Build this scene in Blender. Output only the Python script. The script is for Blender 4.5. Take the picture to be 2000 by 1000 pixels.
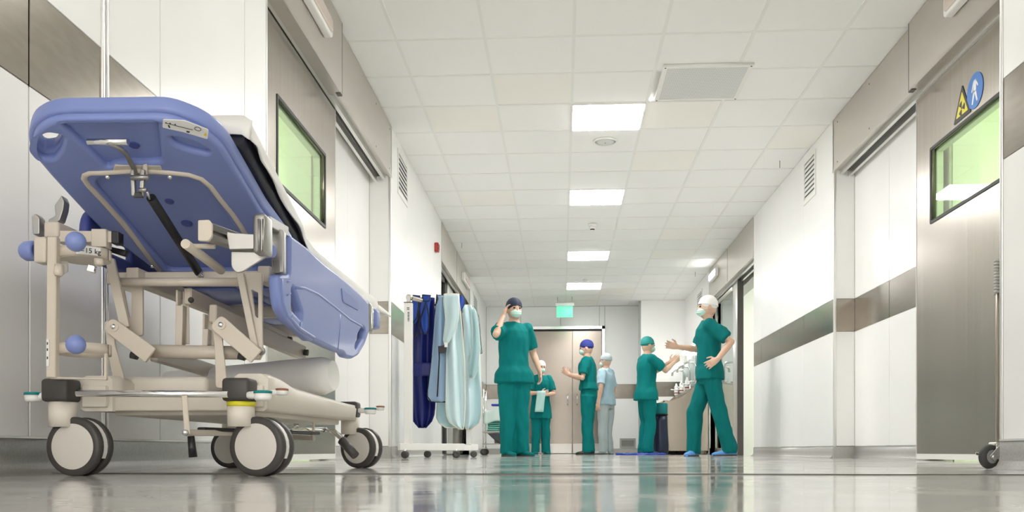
import bpy, bmesh, math, random
from mathutils import Vector, Matrix, noise
random.seed(7)
for o in list(bpy.data.objects): bpy.data.objects.remove(o)
SC = bpy.context.scene
COL = SC.collection
# ------------------------------------------------------------------ camera, world, exposure
F, V0, CAMH, TH = 1780.0, 880.0, 0.065, math.atan(96 / 1780.0)
S_, C_ = math.sin(TH), math.cos(TH)
cam_d = bpy.data.cameras.new('camera'); cam = bpy.data.objects.new('camera', cam_d); COL.objects.link(cam)
cam.location = (0, 0, CAMH); cam.rotation_euler = (math.pi / 2, 0, TH)
cam_d.sensor_width = 36; cam_d.lens = F / 2000 * 36; cam_d.shift_y = (V0 - 500) / 2000
cam_d.clip_start = 0.02; cam_d.clip_end = 100
SC.camera = cam
w = bpy.data.worlds.new('world'); SC.world = w; w.use_nodes = True
w.node_tree.nodes['Background'].inputs[0].default_value = (1.0, 0.975, 0.94, 1)
w.node_tree.nodes['Background'].inputs[1].default_value = 2.5
SC.view_settings.view_transform = 'Standard'; SC.view_settings.look = 'None'
SC.view_settings.exposure = 1.12; SC.view_settings.gamma = 1
SC.view_settings.use_curve_mapping = False
SC.cycles.diffuse_bounces = 8; SC.cycles.glossy_bounces = 6; SC.cycles.max_bounces = 14
LAMP_POWER = 20.0         # emission strength of each ceiling light diffuser

CEIL = 2.848
def P(u, v, d):
    """point seen at photo pixel (u, v), at distance d along the lens axis"""
    xc = (u - 1000) / F * d
    return Vector((xc * C_ - d * S_, d * C_ + xc * S_, CAMH + (V0 - v) / F * d))
def on_x(u, X):           # depth along the corridor (world Y) of column u on the wall plane x = X
    k = (u - 1000) / F; d = X / (k * C_ - S_)
    return d * (C_ + k * S_)
# ------------------------------------------------------------------ materials
MATS = {}
def mat(name, col, rough=0.5, metal=0.0, emit=None, var=0.0, vscale=8.0, bump=0.0, bscale=60.0, stretch=(1, 1, 1),
        alpha=None, trans=0.0, spec=0.5, coat=0.0, rvar=0.0, ior=1.45, col2=None, sheen=0.0):
    if name in MATS: return MATS[name]
    m = bpy.data.materials.new(name); m.use_nodes = True
    nt = m.node_tree; b = nt.nodes['Principled BSDF']
    b.inputs['Base Color'].default_value = (*col, 1); b.inputs['Roughness'].default_value = rough
    b.inputs['Metallic'].default_value = metal; b.inputs['Specular IOR Level'].default_value = spec
    b.inputs['Coat Weight'].default_value = coat; b.inputs['IOR'].default_value = ior
    if coat: b.inputs['Coat Roughness'].default_value = 0.12
    if sheen: b.inputs['Sheen Weight'].default_value = sheen
    if trans: b.inputs['Transmission Weight'].default_value = trans
    if emit:
        b.inputs['Emission Color'].default_value = (*emit[0], 1); b.inputs['Emission Strength'].default_value = emit[1]
    if var or bump or rvar or col2:
        tc = nt.nodes.new('ShaderNodeTexCoord'); mp = nt.nodes.new('ShaderNodeMapping')
        mp.inputs['Scale'].default_value = stretch
        nt.links.new(tc.outputs['Object'], mp.inputs[0])
        if var or rvar or col2:
            n = nt.nodes.new('ShaderNodeTexNoise'); n.inputs['Scale'].default_value = vscale; n.inputs['Detail'].default_value = 5
            nt.links.new(mp.outputs[0], n.inputs['Vector'])
            if var or col2:
                r = nt.nodes.new('ShaderNodeValToRGB'); nt.links.new(n.outputs['Fac'], r.inputs[0])
                c2 = col2 or tuple(min(1, c * (1 + var)) for c in col)
                c1 = tuple(c * (1 - var) for c in col)
                r.color_ramp.elements[0].position = 0.36; r.color_ramp.elements[1].position = 0.64
                r.color_ramp.elements[0].color = (*c1, 1); r.color_ramp.elements[1].color = (*c2, 1)
                nt.links.new(r.outputs[0], b.inputs['Base Color'])
            if rvar:
                mr = nt.nodes.new('ShaderNodeMapRange'); nt.links.new(n.outputs['Fac'], mr.inputs[0])
                mr.inputs[3].default_value = max(0.01, rough - rvar); mr.inputs[4].default_value = rough + rvar
                mr.inputs[1].default_value = 2.5; mr.inputs[2].default_value = 0.7
                nt.links.new(mr.outputs[0], b.inputs['Roughness'])
        if bump:
            n2 = nt.nodes.new('ShaderNodeTexNoise'); n2.inputs['Scale'].default_value = bscale; n2.inputs['Detail'].default_value = 3
            bp = nt.nodes.new('ShaderNodeBump'); bp.inputs['Strength'].default_value = bump; bp.inputs['Distance'].default_value = 0.01
            nt.links.new(mp.outputs[0], n2.inputs['Vector']); nt.links.new(n2.outputs['Fac'], bp.inputs['Height'])
            nt.links.new(bp.outputs[0], b.inputs['Normal'])
    if alpha is not None:     # thin sheet glass: mostly see-through, reflecting more at grazing angles
        tr = nt.nodes.new('ShaderNodeBsdfTransparent'); tr.inputs[0].default_value = (*alpha, 1)
        gl = nt.nodes.new('ShaderNodeBsdfGlossy'); gl.inputs['Roughness'].default_value = 0.02
        lw = nt.nodes.new('ShaderNodeLayerWeight'); lw.inputs[0].default_value = 0.5      # same on both faces of the pane
        pw = nt.nodes.new('ShaderNodeMath'); pw.operation = 'POWER'; pw.inputs[1].default_value = 4.0; nt.links.new(lw.outputs['Facing'], pw.inputs[0])
        fr = nt.nodes.new('ShaderNodeMath'); fr.operation = 'MULTIPLY_ADD'; fr.inputs[1].default_value = 0.8; fr.inputs[2].default_value = 0.04
        nt.links.new(pw.outputs[0], fr.inputs[0])
        mx = nt.nodes.new('ShaderNodeMixShader'); out = nt.nodes['Material Output']
        nt.links.new(fr.outputs[0], mx.inputs[0]); nt.links.new(tr.outputs[0], mx.inputs[1]); nt.links.new(gl.outputs[0], mx.inputs[2])
        nt.links.new(mx.outputs[0], out.inputs[0])
    MATS[name] = m
    return m
WALL = mat('white laminate panel', (0.90, 0.895, 0.88), 0.28, coat=0.15, var=0.01, vscale=2)
GAP = mat('panel joint aluminium', (0.36, 0.36, 0.35), 0.35, 0.3)
ALU = mat('satin aluminium', (0.78, 0.77, 0.75), 0.3, 0.8)
STEEL = mat('brushed steel', (0.40, 0.365, 0.32), 0.22, 0.92, var=0.05, vscale=30, stretch=(1.3, 1.3, 0.012), rvar=0.05)
STEELH = mat('brushed steel across', (0.60, 0.565, 0.52), 0.30, 0.9, var=0.02, vscale=3, stretch=(0.5, 0.5, 1.5), rvar=0.03)
STRIPE = mat('steel bumper band', (0.31, 0.28, 0.24), 0.14, 0.93, var=0.06, vscale=12, stretch=(1, 1, 4), rvar=0.06)
DARK = mat('dark gap', (0.04, 0.04, 0.04), 0.6)
RUBBER = mat('dark grey rubber', (0.06, 0.058, 0.055), 0.6)
BLACK = mat('black plastic', (0.015, 0.015, 0.017), 0.4)
WHITE = mat('white plastic', (0.85, 0.84, 0.81), 0.4)
CHROME = mat('chrome', (0.82, 0.82, 0.82), 0.1, 1.0)
TILE = mat('mineral ceiling tile', (0.90, 0.895, 0.882), 0.75, bump=0.05, bscale=300)
TBAR = mat('ceiling grid', (0.84, 0.83, 0.81), 0.5)
def terrazzo(name, base, dark, rough, spk=170.0, streak=False):
    m = bpy.data.materials.new(name); m.use_nodes = True; nt = m.node_tree; b = nt.nodes['Principled BSDF']
    tc = nt.nodes.new('ShaderNodeTexCoord')
    v = nt.nodes.new('ShaderNodeTexVoronoi'); v.inputs['Scale'].default_value = spk
    n = nt.nodes.new('ShaderNodeTexNoise'); n.inputs['Scale'].default_value = spk * .6; n.inputs['Detail'].default_value = 4
    nt.links.new(tc.outputs['Object'], v.inputs['Vector']); nt.links.new(tc.outputs['Object'], n.inputs['Vector'])
    r = nt.nodes.new('ShaderNodeValToRGB'); nt.links.new(n.outputs['Fac'], r.inputs[0])
    r.color_ramp.elements[0].position = 0.38; r.color_ramp.elements[1].position = 0.55
    r.color_ramp.elements[0].color = (*dark, 1); r.color_ramp.elements[1].color = (*base, 1)
    mx = nt.nodes.new('ShaderNodeMixRGB'); mx.inputs[0].default_value = 0.25
    nt.links.new(r.outputs[0], mx.inputs[1]); nt.links.new(v.outputs['Color'], mx.inputs[2])
    hs = nt.nodes.new('ShaderNodeMixRGB'); hs.inputs[0].default_value = 0.12 if streak else 0.3
    hs.inputs[1].default_value = (*base, 1)
    nt.links.new(r.outputs[0], hs.inputs[2])
    nt.links.new(hs.outputs[0], b.inputs['Base Color'])
    b.inputs['Roughness'].default_value = rough
    if streak:
        n3 = nt.nodes.new('ShaderNodeTexNoise'); n3.inputs['Scale'].default_value = 2.2; n3.inputs['Detail'].default_value = 6
        nt.links.new(tc.outputs['Object'], n3.inputs['Vector'])
        mr = nt.nodes.new('ShaderNodeMapRange'); nt.links.new(n3.outputs['Fac'], mr.inputs[0])
        mr.inputs[1].default_value = .35; mr.inputs[2].default_value = .65; mr.inputs[3].default_value = rough * .6; mr.inputs[4].default_value = rough * 1.7
        nt.links.new(mr.outputs[0], b.inputs['Roughness'])
        n4 = nt.nodes.new('ShaderNodeTexNoise'); n4.inputs['Scale'].default_value = 3.5; n4.inputs['Detail'].default_value = 3
        bp = nt.nodes.new('ShaderNodeBump'); bp.inputs['Strength'].default_value = 0.06; bp.inputs['Distance'].default_value = 0.02
        nt.links.new(tc.outputs['Object'], n4.inputs['Vector']); nt.links.new(n4.outputs['Fac'], bp.inputs['Height'])
        nt.links.new(bp.outputs[0], b.inputs['Normal'])
        b.inputs['Specular IOR Level'].default_value = 0.55
    MATS[name] = m
    return m
FLOORM = terrazzo('polished grey vinyl floor', (0.60, 0.59, 0.56), (0.44, 0.435, 0.41), 0.09, 120, True)
SKIRT = terrazzo('speckled grey skirting', (0.46, 0.45, 0.425), (0.20, 0.195, 0.18), 0.35, 260)
# ------------------------------------------------------------------ mesh helpers
def ring_frame(t):
    t = t.normalized(); a = Vector((0, 0, 1)) if abs(t.z) < 0.9 else Vector((1, 0, 0))
    x = t.cross(a).normalized(); return x, t.cross(x).normalized()
class MB:
    def __init__(s): s.v = []; s.f = []; s.sm = []
    def add(s, vs, fs, smooth=False):
        n = len(s.v); s.v += [tuple(p) for p in vs]; s.f += [tuple(i + n for i in f) for f in fs]; s.sm += [smooth] * len(fs); return s
    def box(s, a, b, M=None):
        vs = [Vector((x, y, z)) for x in (a[0], b[0]) for y in (a[1], b[1]) for z in (a[2], b[2])]
        if M is not None: vs = [M @ p for p in vs]
        return s.add(vs, [(0, 1, 3, 2), (4, 6, 7, 5), (0, 4, 5, 1), (2, 3, 7, 6), (0, 2, 6, 4), (1, 5, 7, 3)])
    def rbox(s, a, b, r=0.008, M=None, seg=2):
        """box with bevelled edges"""
        bm = bmesh.new(); bmesh.ops.create_cube(bm, size=1)
        lo = [min(a[i], b[i]) for i in range(3)]; hi = [max(a[i], b[i]) for i in range(3)]
        for q in bm.verts: q.co = Vector([(lo[i] + hi[i]) / 2 + q.co[i] * (hi[i] - lo[i]) for i in range(3)])
        r = min(r, 0.49 * min(hi[i] - lo[i] for i in range(3)))
        bmesh.ops.bevel(bm, geom=bm.edges[:], offset=r, segments=seg, affect='EDGES', profile=0.5)
        vs = [q.co.copy() for q in bm.verts]
        if M is not None: vs = [M @ p for p in vs]
        bm.verts.index_update(); s.add(vs, [[q.index for q in f.verts] for f in bm.faces], seg > 1); bm.free(); return s
    def tube(s, path, r, seg=10, caps=True, closed=False, smooth=True, flat=None):
        path = [Vector(p) for p in path]; n = len(path)
        rs = r if isinstance(r, (list, tuple)) else [r] * n
        vs = []; fs = []; X = None
        for i, p in enumerate(path):
            if closed: t = path[(i + 1) % n] - path[i - 1]
            else: t = path[min(i + 1, n - 1)] - path[max(i - 1, 0)]
            if t.length < 1e-9: t = Vector((0, 0, 1))
            t.normalize()
            if X is None: X, Y = ring_frame(t)
            else:
                X = (X - t * X.dot(t)); X = X.normalized() if X.length > 1e-6 else ring_frame(t)[0]; Y = t.cross(X)
            for k in range(seg):
                a = 2 * math.pi * k / seg
                vs.append(p + X * (rs[i] * math.cos(a)) + Y * (rs[i] * math.sin(a) * (flat or 1)))
        for i in range(n if closed else n - 1):
            j = (i + 1) % n
            for k in range(seg):
                l = (k + 1) % seg; fs.append((i * seg + k, i * seg + l, j * seg + l, j * seg + k))
        s.add(vs, fs, smooth)
        if caps and not closed:
            b = len(s.v) - len(vs)
            s.f.append(tuple(b + k for k in reversed(range(seg)))); s.f.append(tuple(b + (n - 1) * seg + k for k in range(seg))); s.sm += [False, False]
        return s
    def cyl(s, a, b, r, seg=20, r2=None): return s.tube([a, b], [r, r if r2 is None else r2], seg)
    def lathe(s, prof, org, axis, seg=32, caps=True):
        """prof: list of (radius, distance along the axis)"""
        org = Vector(org); ax = Vector(axis).normalized(); x, y = ring_frame(ax); vs = []; fs = []
        for (r, h) in prof:
            for k in range(seg):
                a = 2 * math.pi * k / seg; vs.append(org + ax * h + x * (r * math.cos(a)) + y * (r * math.sin(a)))
        for i in range(len(prof) - 1):
            for k in range(seg):
                l = (k + 1) % seg; fs.append((i * seg + k, i * seg + l, (i + 1) * seg + l, (i + 1) * seg + k))
        s.add(vs, fs, True)
        if caps:
            b = len(s.v) - len(vs); n = len(prof)
            s.f.append(tuple(b + k for k in reversed(range(seg)))); s.f.append(tuple(b + (n - 1) * seg + k for k in range(seg))); s.sm += [False, False]
        return s
    def sphere(s, c, r, sx=1, sy=1, sz=1, nu=16, nv=10, M=None):
        c = Vector(c); vs = []; fs = []
        for i in range(nv + 1):
            t = math.pi * i / nv
            for k in range(nu):
                a = 2 * math.pi * k / nu
                q = Vector((r * sx * math.sin(t) * math.cos(a), r * sy * math.sin(t) * math.sin(a), r * sz * math.cos(t)))
                vs.append(c + (M @ q if M is not None else q))
        for i in range(nv):
            for k in range(nu):
                l = (k + 1) % nu; fs.append((i * nu + k, (i + 1) * nu + k, (i + 1) * nu + l, i * nu + l))
        return s.add(vs, fs, True)
    def loft(s, rings, smooth=True, caps=True, closed=True):
        n = len(rings[0]); vs = [p for r in rings for p in r]; fs = []
        for i in range(len(rings) - 1):
            for k in range(n if closed else n - 1):
                l = (k + 1) % n; fs.append((i * n + k, i * n + l, (i + 1) * n + l, (i + 1) * n + k))
        s.add(vs, fs, smooth)
        if caps and closed:
            b = len(s.v) - len(vs); m = len(rings)
            s.f.append(tuple(b + k for k in reversed(range(n)))); s.f.append(tuple(b + (m - 1) * n + k for k in range(n))); s.sm += [False, False]
        return s
    def prism(s, poly, off):
        """flat convex polygon (3-D points) pushed along off"""
        n = len(poly); off = Vector(off); vs = [Vector(p) for p in poly] + [Vector(p) + off for p in poly]
        return s.add(vs, [tuple(reversed(range(n))), tuple(range(n, 2 * n))] + [(k, (k + 1) % n, n + (k + 1) % n, n + k) for k in range(n)])
    def bar(s, a, b, w, t, up=(0, 0, 1), bev=0.002):
        """rectangular bar from a to b, w across, t along up"""
        a = Vector(a); b = Vector(b); d = b - a; L = d.length; d.normalize(); u = Vector(up); x = d.cross(u).normalized(); u = x.cross(d)
        M = Matrix(((x.x, d.x, u.x, a.x), (x.y, d.y, u.y, a.y), (x.z, d.z, u.z, a.z), (0, 0, 0, 1)))
        return s.rbox((-w / 2, 0, -t / 2), (w / 2, L, t / 2), bev, M, 1)
    def mesh(s, name):
        me = bpy.data.meshes.new(name); me.from_pydata(s.v, [], s.f); me.polygons.foreach_set('use_smooth', s.sm)
        bm = bmesh.new(); bm.from_mesh(me); bmesh.ops.recalc_face_normals(bm, faces=bm.faces[:]); bm.to_mesh(me); bm.free()
        return me
    def build(s, name, m, parent=None): return obj(name, s.mesh(name), m, parent)
def obj(name, me, m, parent=None):
    o = bpy.data.objects.new(name, me); COL.objects.link(o)
    if m is not None:
        me.materials.clear(); me.materials.append(m)
    if parent is not None: attach(o, parent)
    return o
def world_of(o):
    M = o.matrix_basis.copy()
    if o.parent is not None: M = world_of(o.parent) @ o.matrix_parent_inverse @ M
    return M
def attach(o, parent): o.parent = parent; o.matrix_parent_inverse = world_of(parent).inverted()
def tag(o, label, cat=None, group=None, kind=None):
    if label: o['label'] = label
    if cat: o['category'] = cat
    if group: o['group'] = group
    if kind: o['kind'] = kind
    return o
def thing(name, label, cat, loc, group=None):
    o = bpy.data.objects.new(name, None); COL.objects.link(o); o.location = loc; o.empty_display_size = 0.1
    return tag(o, label, cat, group)
def struct(o, label=None): o['kind'] = 'structure'; return tag(o, label)
def rounded(poly, r, seg=5):
    """2-D polygon with rounded corners; r a number or a list per corner"""
    n = len(poly); out = []
    for i in range(n):
        p = Vector(poly[i]); a = Vector(poly[i - 1]) - p; b = Vector(poly[(i + 1) % n]) - p
        rr = r[i] if isinstance(r, (list, tuple)) else r
        rr = min(rr, 0.48 * a.length, 0.48 * b.length)
        if rr < 1e-5: out.append(tuple(p)); continue
        p0 = p + a.normalized() * rr; p1 = p + b.normalized() * rr
        for k in range(seg + 1):
            t = k / seg; q = p0 * (1 - t) ** 2 + p * (2 * t * (1 - t)) + p1 * t * t; out.append((q.x, q.y))
    return out
def plate_mesh(name, outline, holes=(), depth=0.02, bev=0.003, M=None, bres=2):
    """solid plate of the 2-D outline (with holes), centred on z = 0, moved by M"""
    cu = bpy.data.curves.new(name, 'CURVE'); cu.dimensions = '2D'; cu.fill_mode = 'BOTH'
    for pl in [outline, *holes]:
        sp = cu.splines.new('POLY'); sp.points.add(len(pl) - 1); sp.use_cyclic_u = True
        for q, p in zip(sp.points, pl): q.co = (p[0], p[1], 0, 1)
    cu.extrude = max(0.0002, depth / 2 - bev); cu.bevel_depth = bev; cu.bevel_resolution = bres; cu.offset = -bev
    ob = bpy.data.objects.new(name, cu); me = bpy.data.meshes.new_from_object(ob)
    bpy.data.objects.remove(ob); bpy.data.curves.remove(cu)
    if M is not None: me.transform(M)
    me.name = name
    return me
def text_mesh(name, body, size, M, depth=0.0006):
    cu = bpy.data.curves.new(name, 'FONT'); cu.body = body; cu.size = size; cu.align_x = 'CENTER'; cu.align_y = 'CENTER'; cu.extrude = depth
    ob = bpy.data.objects.new(name, cu); me = bpy.data.meshes.new_from_object(ob)
    bpy.data.objects.remove(ob); bpy.data.curves.remove(cu); me.transform(M); me.name = name
    return me
def frame(org, x, y):
    """matrix whose x and y axes lie along the given directions"""
    x = Vector(x).normalized(); y = Vector(y); y = (y - x * y.dot(x)).normalized(); z = x.cross(y); o = Vector(org)
    return Matrix(((x.x, y.x, z.x, o.x), (x.y, y.y, z.y, o.y), (x.z, y.z, z.z, o.z), (0, 0, 0, 1)))
def edges_poly(x0, x1, y0, y1): return [(x0, y0), (x1, y0), (x1, y1), (x0, y1)]
# ================================================================== THE SETTING
SB, ST = 1.065, 1.34          # bumper band
XL, XR = -1.455, 2.29         # corridor walls
XLR, XRR = -1.64, 2.46        # recessed walls
SK = 0.098                    # skirting height
# floor with its joint
fl = MB().box((-6, -4, -0.05), (8, 20, 0)).build('floor', FLOORM); struct(fl, 'polished light grey floor of the corridor')
jt = MB(); pts = []
for i in range(61):
    x = -1.44 + i * (2.94 + .0) / 60.0; pts.append(Vector((x, 2.47 + 0.004 * math.sin(i * .9) + .012 * math.sin(i * .23), 0.0)))
rings = [[p + Vector((0, -.008, 0)), p + Vector((0, -.006, .003)), p + Vector((0, .006, .003)), p + Vector((0, .008, 0))] for p in pts]
jt.loft(rings, False); j = jt.build('floor_joint', mat('floor joint sealant', (0.12, 0.115, 0.105), 0.5), fl)

def panels(parent, X, side, seams, stripe=True, z0=SK + .006, z1=CEIL, g=0.0035):
    """wall panels on the plane x = X; side +1: the room lies towards +x"""
    x0, x1 = sorted((X, X - side * 0.014))
    for a, b in zip(seams[:-1], seams[1:]):
        zs = [(z0, SB - .0015, WALL, 'panel'), (SB, ST, STRIPE, 'bumper_band'), (ST + .0015, z1, WALL, 'panel')] if stripe else [(z0, z1, WALL, 'panel')]
        for (p, q, m, nm) in zs: MB().rbox((x0, a + g, p), (x1, b - g, q), .0015, None, 1).build(nm, m, parent)
def skirting(name, X, side, a, b):
    """speckled skirting with a coved foot, and the aluminium strip above it"""
    prof = [(-.02, 0), (.05, 0), (.03, .004), (.016, .013), (.007, .03), (.004, .05), (.004, SK), (-.02, SK)]
    mb = MB(); mb.loft([[Vector((X + side * px, y, pz)) for px, pz in prof] for y in (a, b)], True)
    o = mb.build(name, SKIRT); struct(o)
    MB().box((X - side * .012, a, SK), (X + side * .006, b, SK + .006)).build('cover_strip', ALU, o)
    return o
def backing(name, X, side, a, b, th=0.18, holes=None, label=None, m=GAP):
    x0, x1 = sorted((X - side * .012, X - side * th))
    mb = MB()
    segs = [(a, b, 0, CEIL + .05)]
    if holes:
        (h0, h1, hz) = holes; segs = [(a, h0, 0, CEIL + .05), (h1, b, 0, CEIL + .05), (h0, h1, hz, CEIL + .05)]
    for (p, q, r, t) in segs: mb.box((x0, p, r), (x1, q, t))
    o = mb.build(name, m); return struct(o, label)
REVEAL = mat('pale green door reveal', (.72, .80, .66), .5)
# --- left side, near wall
YL1 = on_x(520, XL)
wl = backing('wall_left', XL, 1, -4, YL1, label='white panelled left wall beside the stretcher')
s0 = [on_x(u, XL) for u in (57, 205, 313, 478)]
panels(wl, XL, 1, [-4, -2.8, -1.6, -.4, .75, 1.6] + s0 + [YL1 - .004])
MB().rbox((XL - .005, s0[1] - .024, SK), (XL + .006, s0[1] - .006, CEIL), .003).build('joint_profile', ALU, wl)
MB().rbox((XL - .005, s0[1] + .004, SK), (XL + .006, s0[1] + .018, CEIL), .003).build('joint_profile', ALU, wl)
MB().rbox((XL - .1, YL1 - .003, SK), (XL + .004, YL1 + .012, CEIL), .003).build('corner_profile', ALU, wl)
skirting('baseboard_left', XL, 1, -4, YL1 + .01)
# --- left recess with the steel sliding door
YL2 = P(722, 300, 7.8).y
wr = backing('wall_left_recess', XLR, 1, YL1 - .05, YL2, holes=(4.45, 5.95, 2.6), label='white recessed wall behind the left sliding door', m=REVEAL)
panels(wr, XLR, 1, [5.98, on_x(679, XLR), YL2], stripe=False)
skirting('baseboard_left_recess', XLR, 1, 5.95, YL2)
wret = MB().box((XLR - .2, YL2 + .012, 0), (XL - .012, YL2 + .2, CEIL)).build('wall_left_return', GAP); struct(wret, 'narrow white return wall with a steel band')
for (p, q, m, nm) in ((SK + .006, SB - .0015, WALL, 'panel'), (SB, ST, STRIPE, 'bumper_band'), (ST + .0015, CEIL, WALL, 'panel')):
    MB().rbox((XLR, YL2, p), (XL - .016, YL2 + .014, q), .0015, None, 1).build(nm, m, wret)
MB().rbox((XL - .02, YL2 - .004, SK), (XL + .004, YL2 + .014, CEIL), .003).build('corner_profile', ALU, wret)
MB().box((XLR, YL2 - .004, 0), (XL, YL2 + .02, SK)).build('skirting', SKIRT, wret)
# --- left main wall
YL3 = on_x(862, XL)
wm = backing('wall_left_middle', XL, 1, YL2 + .014, YL3, label='white panelled left wall between the two doorways')
panels(wm, XL, 1, [YL2 + .014] + [on_x(u, XL) for u in (795, 822, 846)] + [YL3])
skirting('baseboard_left_middle', XL, 1, YL2 + .014, YL3)
YL4, YFAR = on_x(916, XL), P(1100, 600, 17.6).y
wr2 = backing('wall_left_far_recess', XLR, 1, YL3, YL4, holes=(YL3 + .9, YL4 - .3, 2.2), label='recessed wall around the second left doorway')
panels(wr2, XLR, 1, [YL3, YL3 + .45, YL3 + .9], stripe=False)
panels(wr2, XLR, 1, [YL4 - .3, YL4], stripe=False)
rt = MB().box((XLR - .2, YL4, 0), (XL, YL4 + .15, CEIL)).build('wall_left_far_return', WALL); struct(rt)
wf = backing('wall_left_far', XL, 1, YL4, YFAR + .3, label='white left wall before the far end')
panels(wf, XL, 1, [YL4 + .01, YL4 + 1.1, YL4 + 2.2, YFAR])
skirting('baseboard_left_far', XL, 1, YL4, YFAR)
# --- right near wall
XN = 1.515; YN = on_x(1955, XN)
wn = backing('wall_right', XN, -1, -4, YN, label='white wall with a steel band at the right edge')
panels(wn, XN, -1, [-4, -2.8, -1.6, -.4, .8, 2.0, YN - .012])
MB().rbox((XN - .004, YN - .012, SK), (XN + .1, YN + .004, CEIL), .003).build('corner_profile', ALU, wn)
skirting('baseboard_right', XN, -1, -4, YN)
we = MB().box((XN + .17, YN - .12, 0), (XRR + .3, YN, CEIL)).build('wall_right_return', WALL); struct(we)
# --- right recess
YR1 = P(1664, 300, 7.65).y
wrr = backing('wall_right_recess', XRR, -1, YN, YR1, holes=(4.1, 5.9, 2.6), label='white recessed wall behind the right sliding door', m=REVEAL)
panels(wrr, XRR, -1, [5.92, on_x(1736.8, XRR), YR1])
skirting('baseboard_right_recess', XRR, -1, 5.9, YR1)
wrt = MB().box((XR + .012, YR1 + .012, 0), (XRR + .2, YR1 + .2, CEIL)).build('wall_right_return_far', GAP); struct(wrt, 'narrow white return wall on the right with a steel band')
for (p, q, m, nm) in ((SK + .006, SB - .0015, WALL, 'panel'), (SB, ST, STRIPE, 'bumper_band'), (ST + .0015, CEIL, WALL, 'panel')):
    MB().rbox((XR + .018, YR1, p), (XRR, YR1 + .014, q), .0015, None, 1).build(nm, m, wrt)
MB().rbox((XR - .004, YR1 - .004, SK), (XR + .02, YR1 + .014, CEIL), .003).build('corner_profile', ALU, wrt)
MB().box((XR - .004, YR1 - .004, 0), (XRR, YR1 + .02, SK)).build('skirting', SKIRT, wrt)
# --- right main wall
YR2 = on_x(1472, XR)
wrm = backing('wall_right_middle', XR, -1, YR1 + .014, YR2, label='white panelled right wall with the long steel band')
panels(wrm, XR, -1, [YR1 + .014] + [on_x(u, XR) for u in (1569.8, 1524.7, 1487)] + [YR2])
skirting('baseboard_right_middle', XR, -1, YR1 + .014, YR2)
YR3 = on_x(1386, XR)
wr3 = backing('wall_right_far_recess', XRR, -1, YR2, YR3, holes=(YR2 + .75, YR3 - .1, 2.3), label='recessed wall around the glass door')
panels(wr3, XRR, -1, [YR2, YR2 + .38, YR2 + .75])
skirting('baseboard_right_far_recess', XRR, -1, YR2, YR2 + .75)
struct(MB().box((XR, YR3, 0), (XRR + .2, YR3 + .1, CEIL)).build('wall_right_far_return', WALL))
YPIER = P(1300, 700, 16.9).y
wrf = backing('wall_right_far', XR, -1, YR3, YPIER + .3, label='right wall above the scrub sink')
panels(wrf, XR, -1, [YR3 + .1, YR3 + 1.3, YPIER])
skirting('baseboard_right_far', XR, -1, YR3, YPIER)
# --- far pier and far wall
XP = P(1252, 700, 16.9).x
pier = MB().box((XP + .012, YPIER + .014, 0), (XR + .2, YPIER + 1.2, CEIL + .05)).build('wall_pier', GAP); struct(pier, 'bright white pier wall behind the scrub sink')
for (p, q, m, nm) in ((SK + .006, SB, WALL, 'panel'), (SB, ST, STRIPE, 'bumper_band'), (ST, CEIL, WALL, 'panel')):
    MB().rbox((XP, YPIER, p), (XP + .02 + (XR - XP) , YPIER + .014, q), .0015, None, 1).build(nm, m, pier)
MB().box((XP, YPIER - .004, 0), (XR, YPIER + .01, SK)).build('skirting', SKIRT, pier)
MB().rbox((XP - .04, YPIER + .004, SK), (XP, YPIER + .05, CEIL), .003).build('corner_profile', mat('grey edge profile', (.35, .36, .35), .4), pier)
DX0, DX1, DZ = P(1022, 700, 17.6).x, P(1181, 700, 17.6).x, 2.46
wfar = MB()
for (a, b, p, q) in ((XL - .3, DX0 + .04, 0, CEIL), (DX1 - .04, XR, 0, CEIL), (DX0, DX1, DZ - .04, CEIL)): wfar.box((a, YFAR + .014, p), (b, YFAR + .2, q))
wfar = wfar.build('wall_back', GAP); struct(wfar, 'pale wall at the far end of the corridor')
GREYW = mat('pale grey laminate panel', (0.82, 0.83, 0.82), 0.35)
for (a, b, z0, z1, m) in [(XL, DX0 - .05, SK, SB, GREYW), (XL, DX0 - .05, SB, ST, STRIPE), (XL, DX0 - .05, ST, CEIL, GREYW),
                          (DX1 + .0, XP + .1, SK, SB, GREYW), (DX1 + .0, XP + .1, SB, ST, STRIPE), (DX1 + .0, XP + .1, ST, CEIL, GREYW),
                          (DX0 - .05, P(1095, 1, 17.6).x, DZ, CEIL, GREYW), (P(1095, 1, 17.6).x, P(1170.5, 1, 17.6).x, DZ, CEIL, GREYW), (P(1170.5, 1, 17.6).x, DX1, DZ, CEIL, GREYW)]:
    MB().rbox((a + .004, YFAR, z0 + .002), (b - .004, YFAR + .014, z1 - .002), .0015, None, 1).build('bumper_band' if m is STRIPE else 'panel', m, wfar)
for a, b in ((XL, DX0 - .05), (DX1, XP + .1)): MB().box((a, YFAR - .006, 0), (b, YFAR + .01, SK)).build('skirting', SKIRT, wfar)
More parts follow.
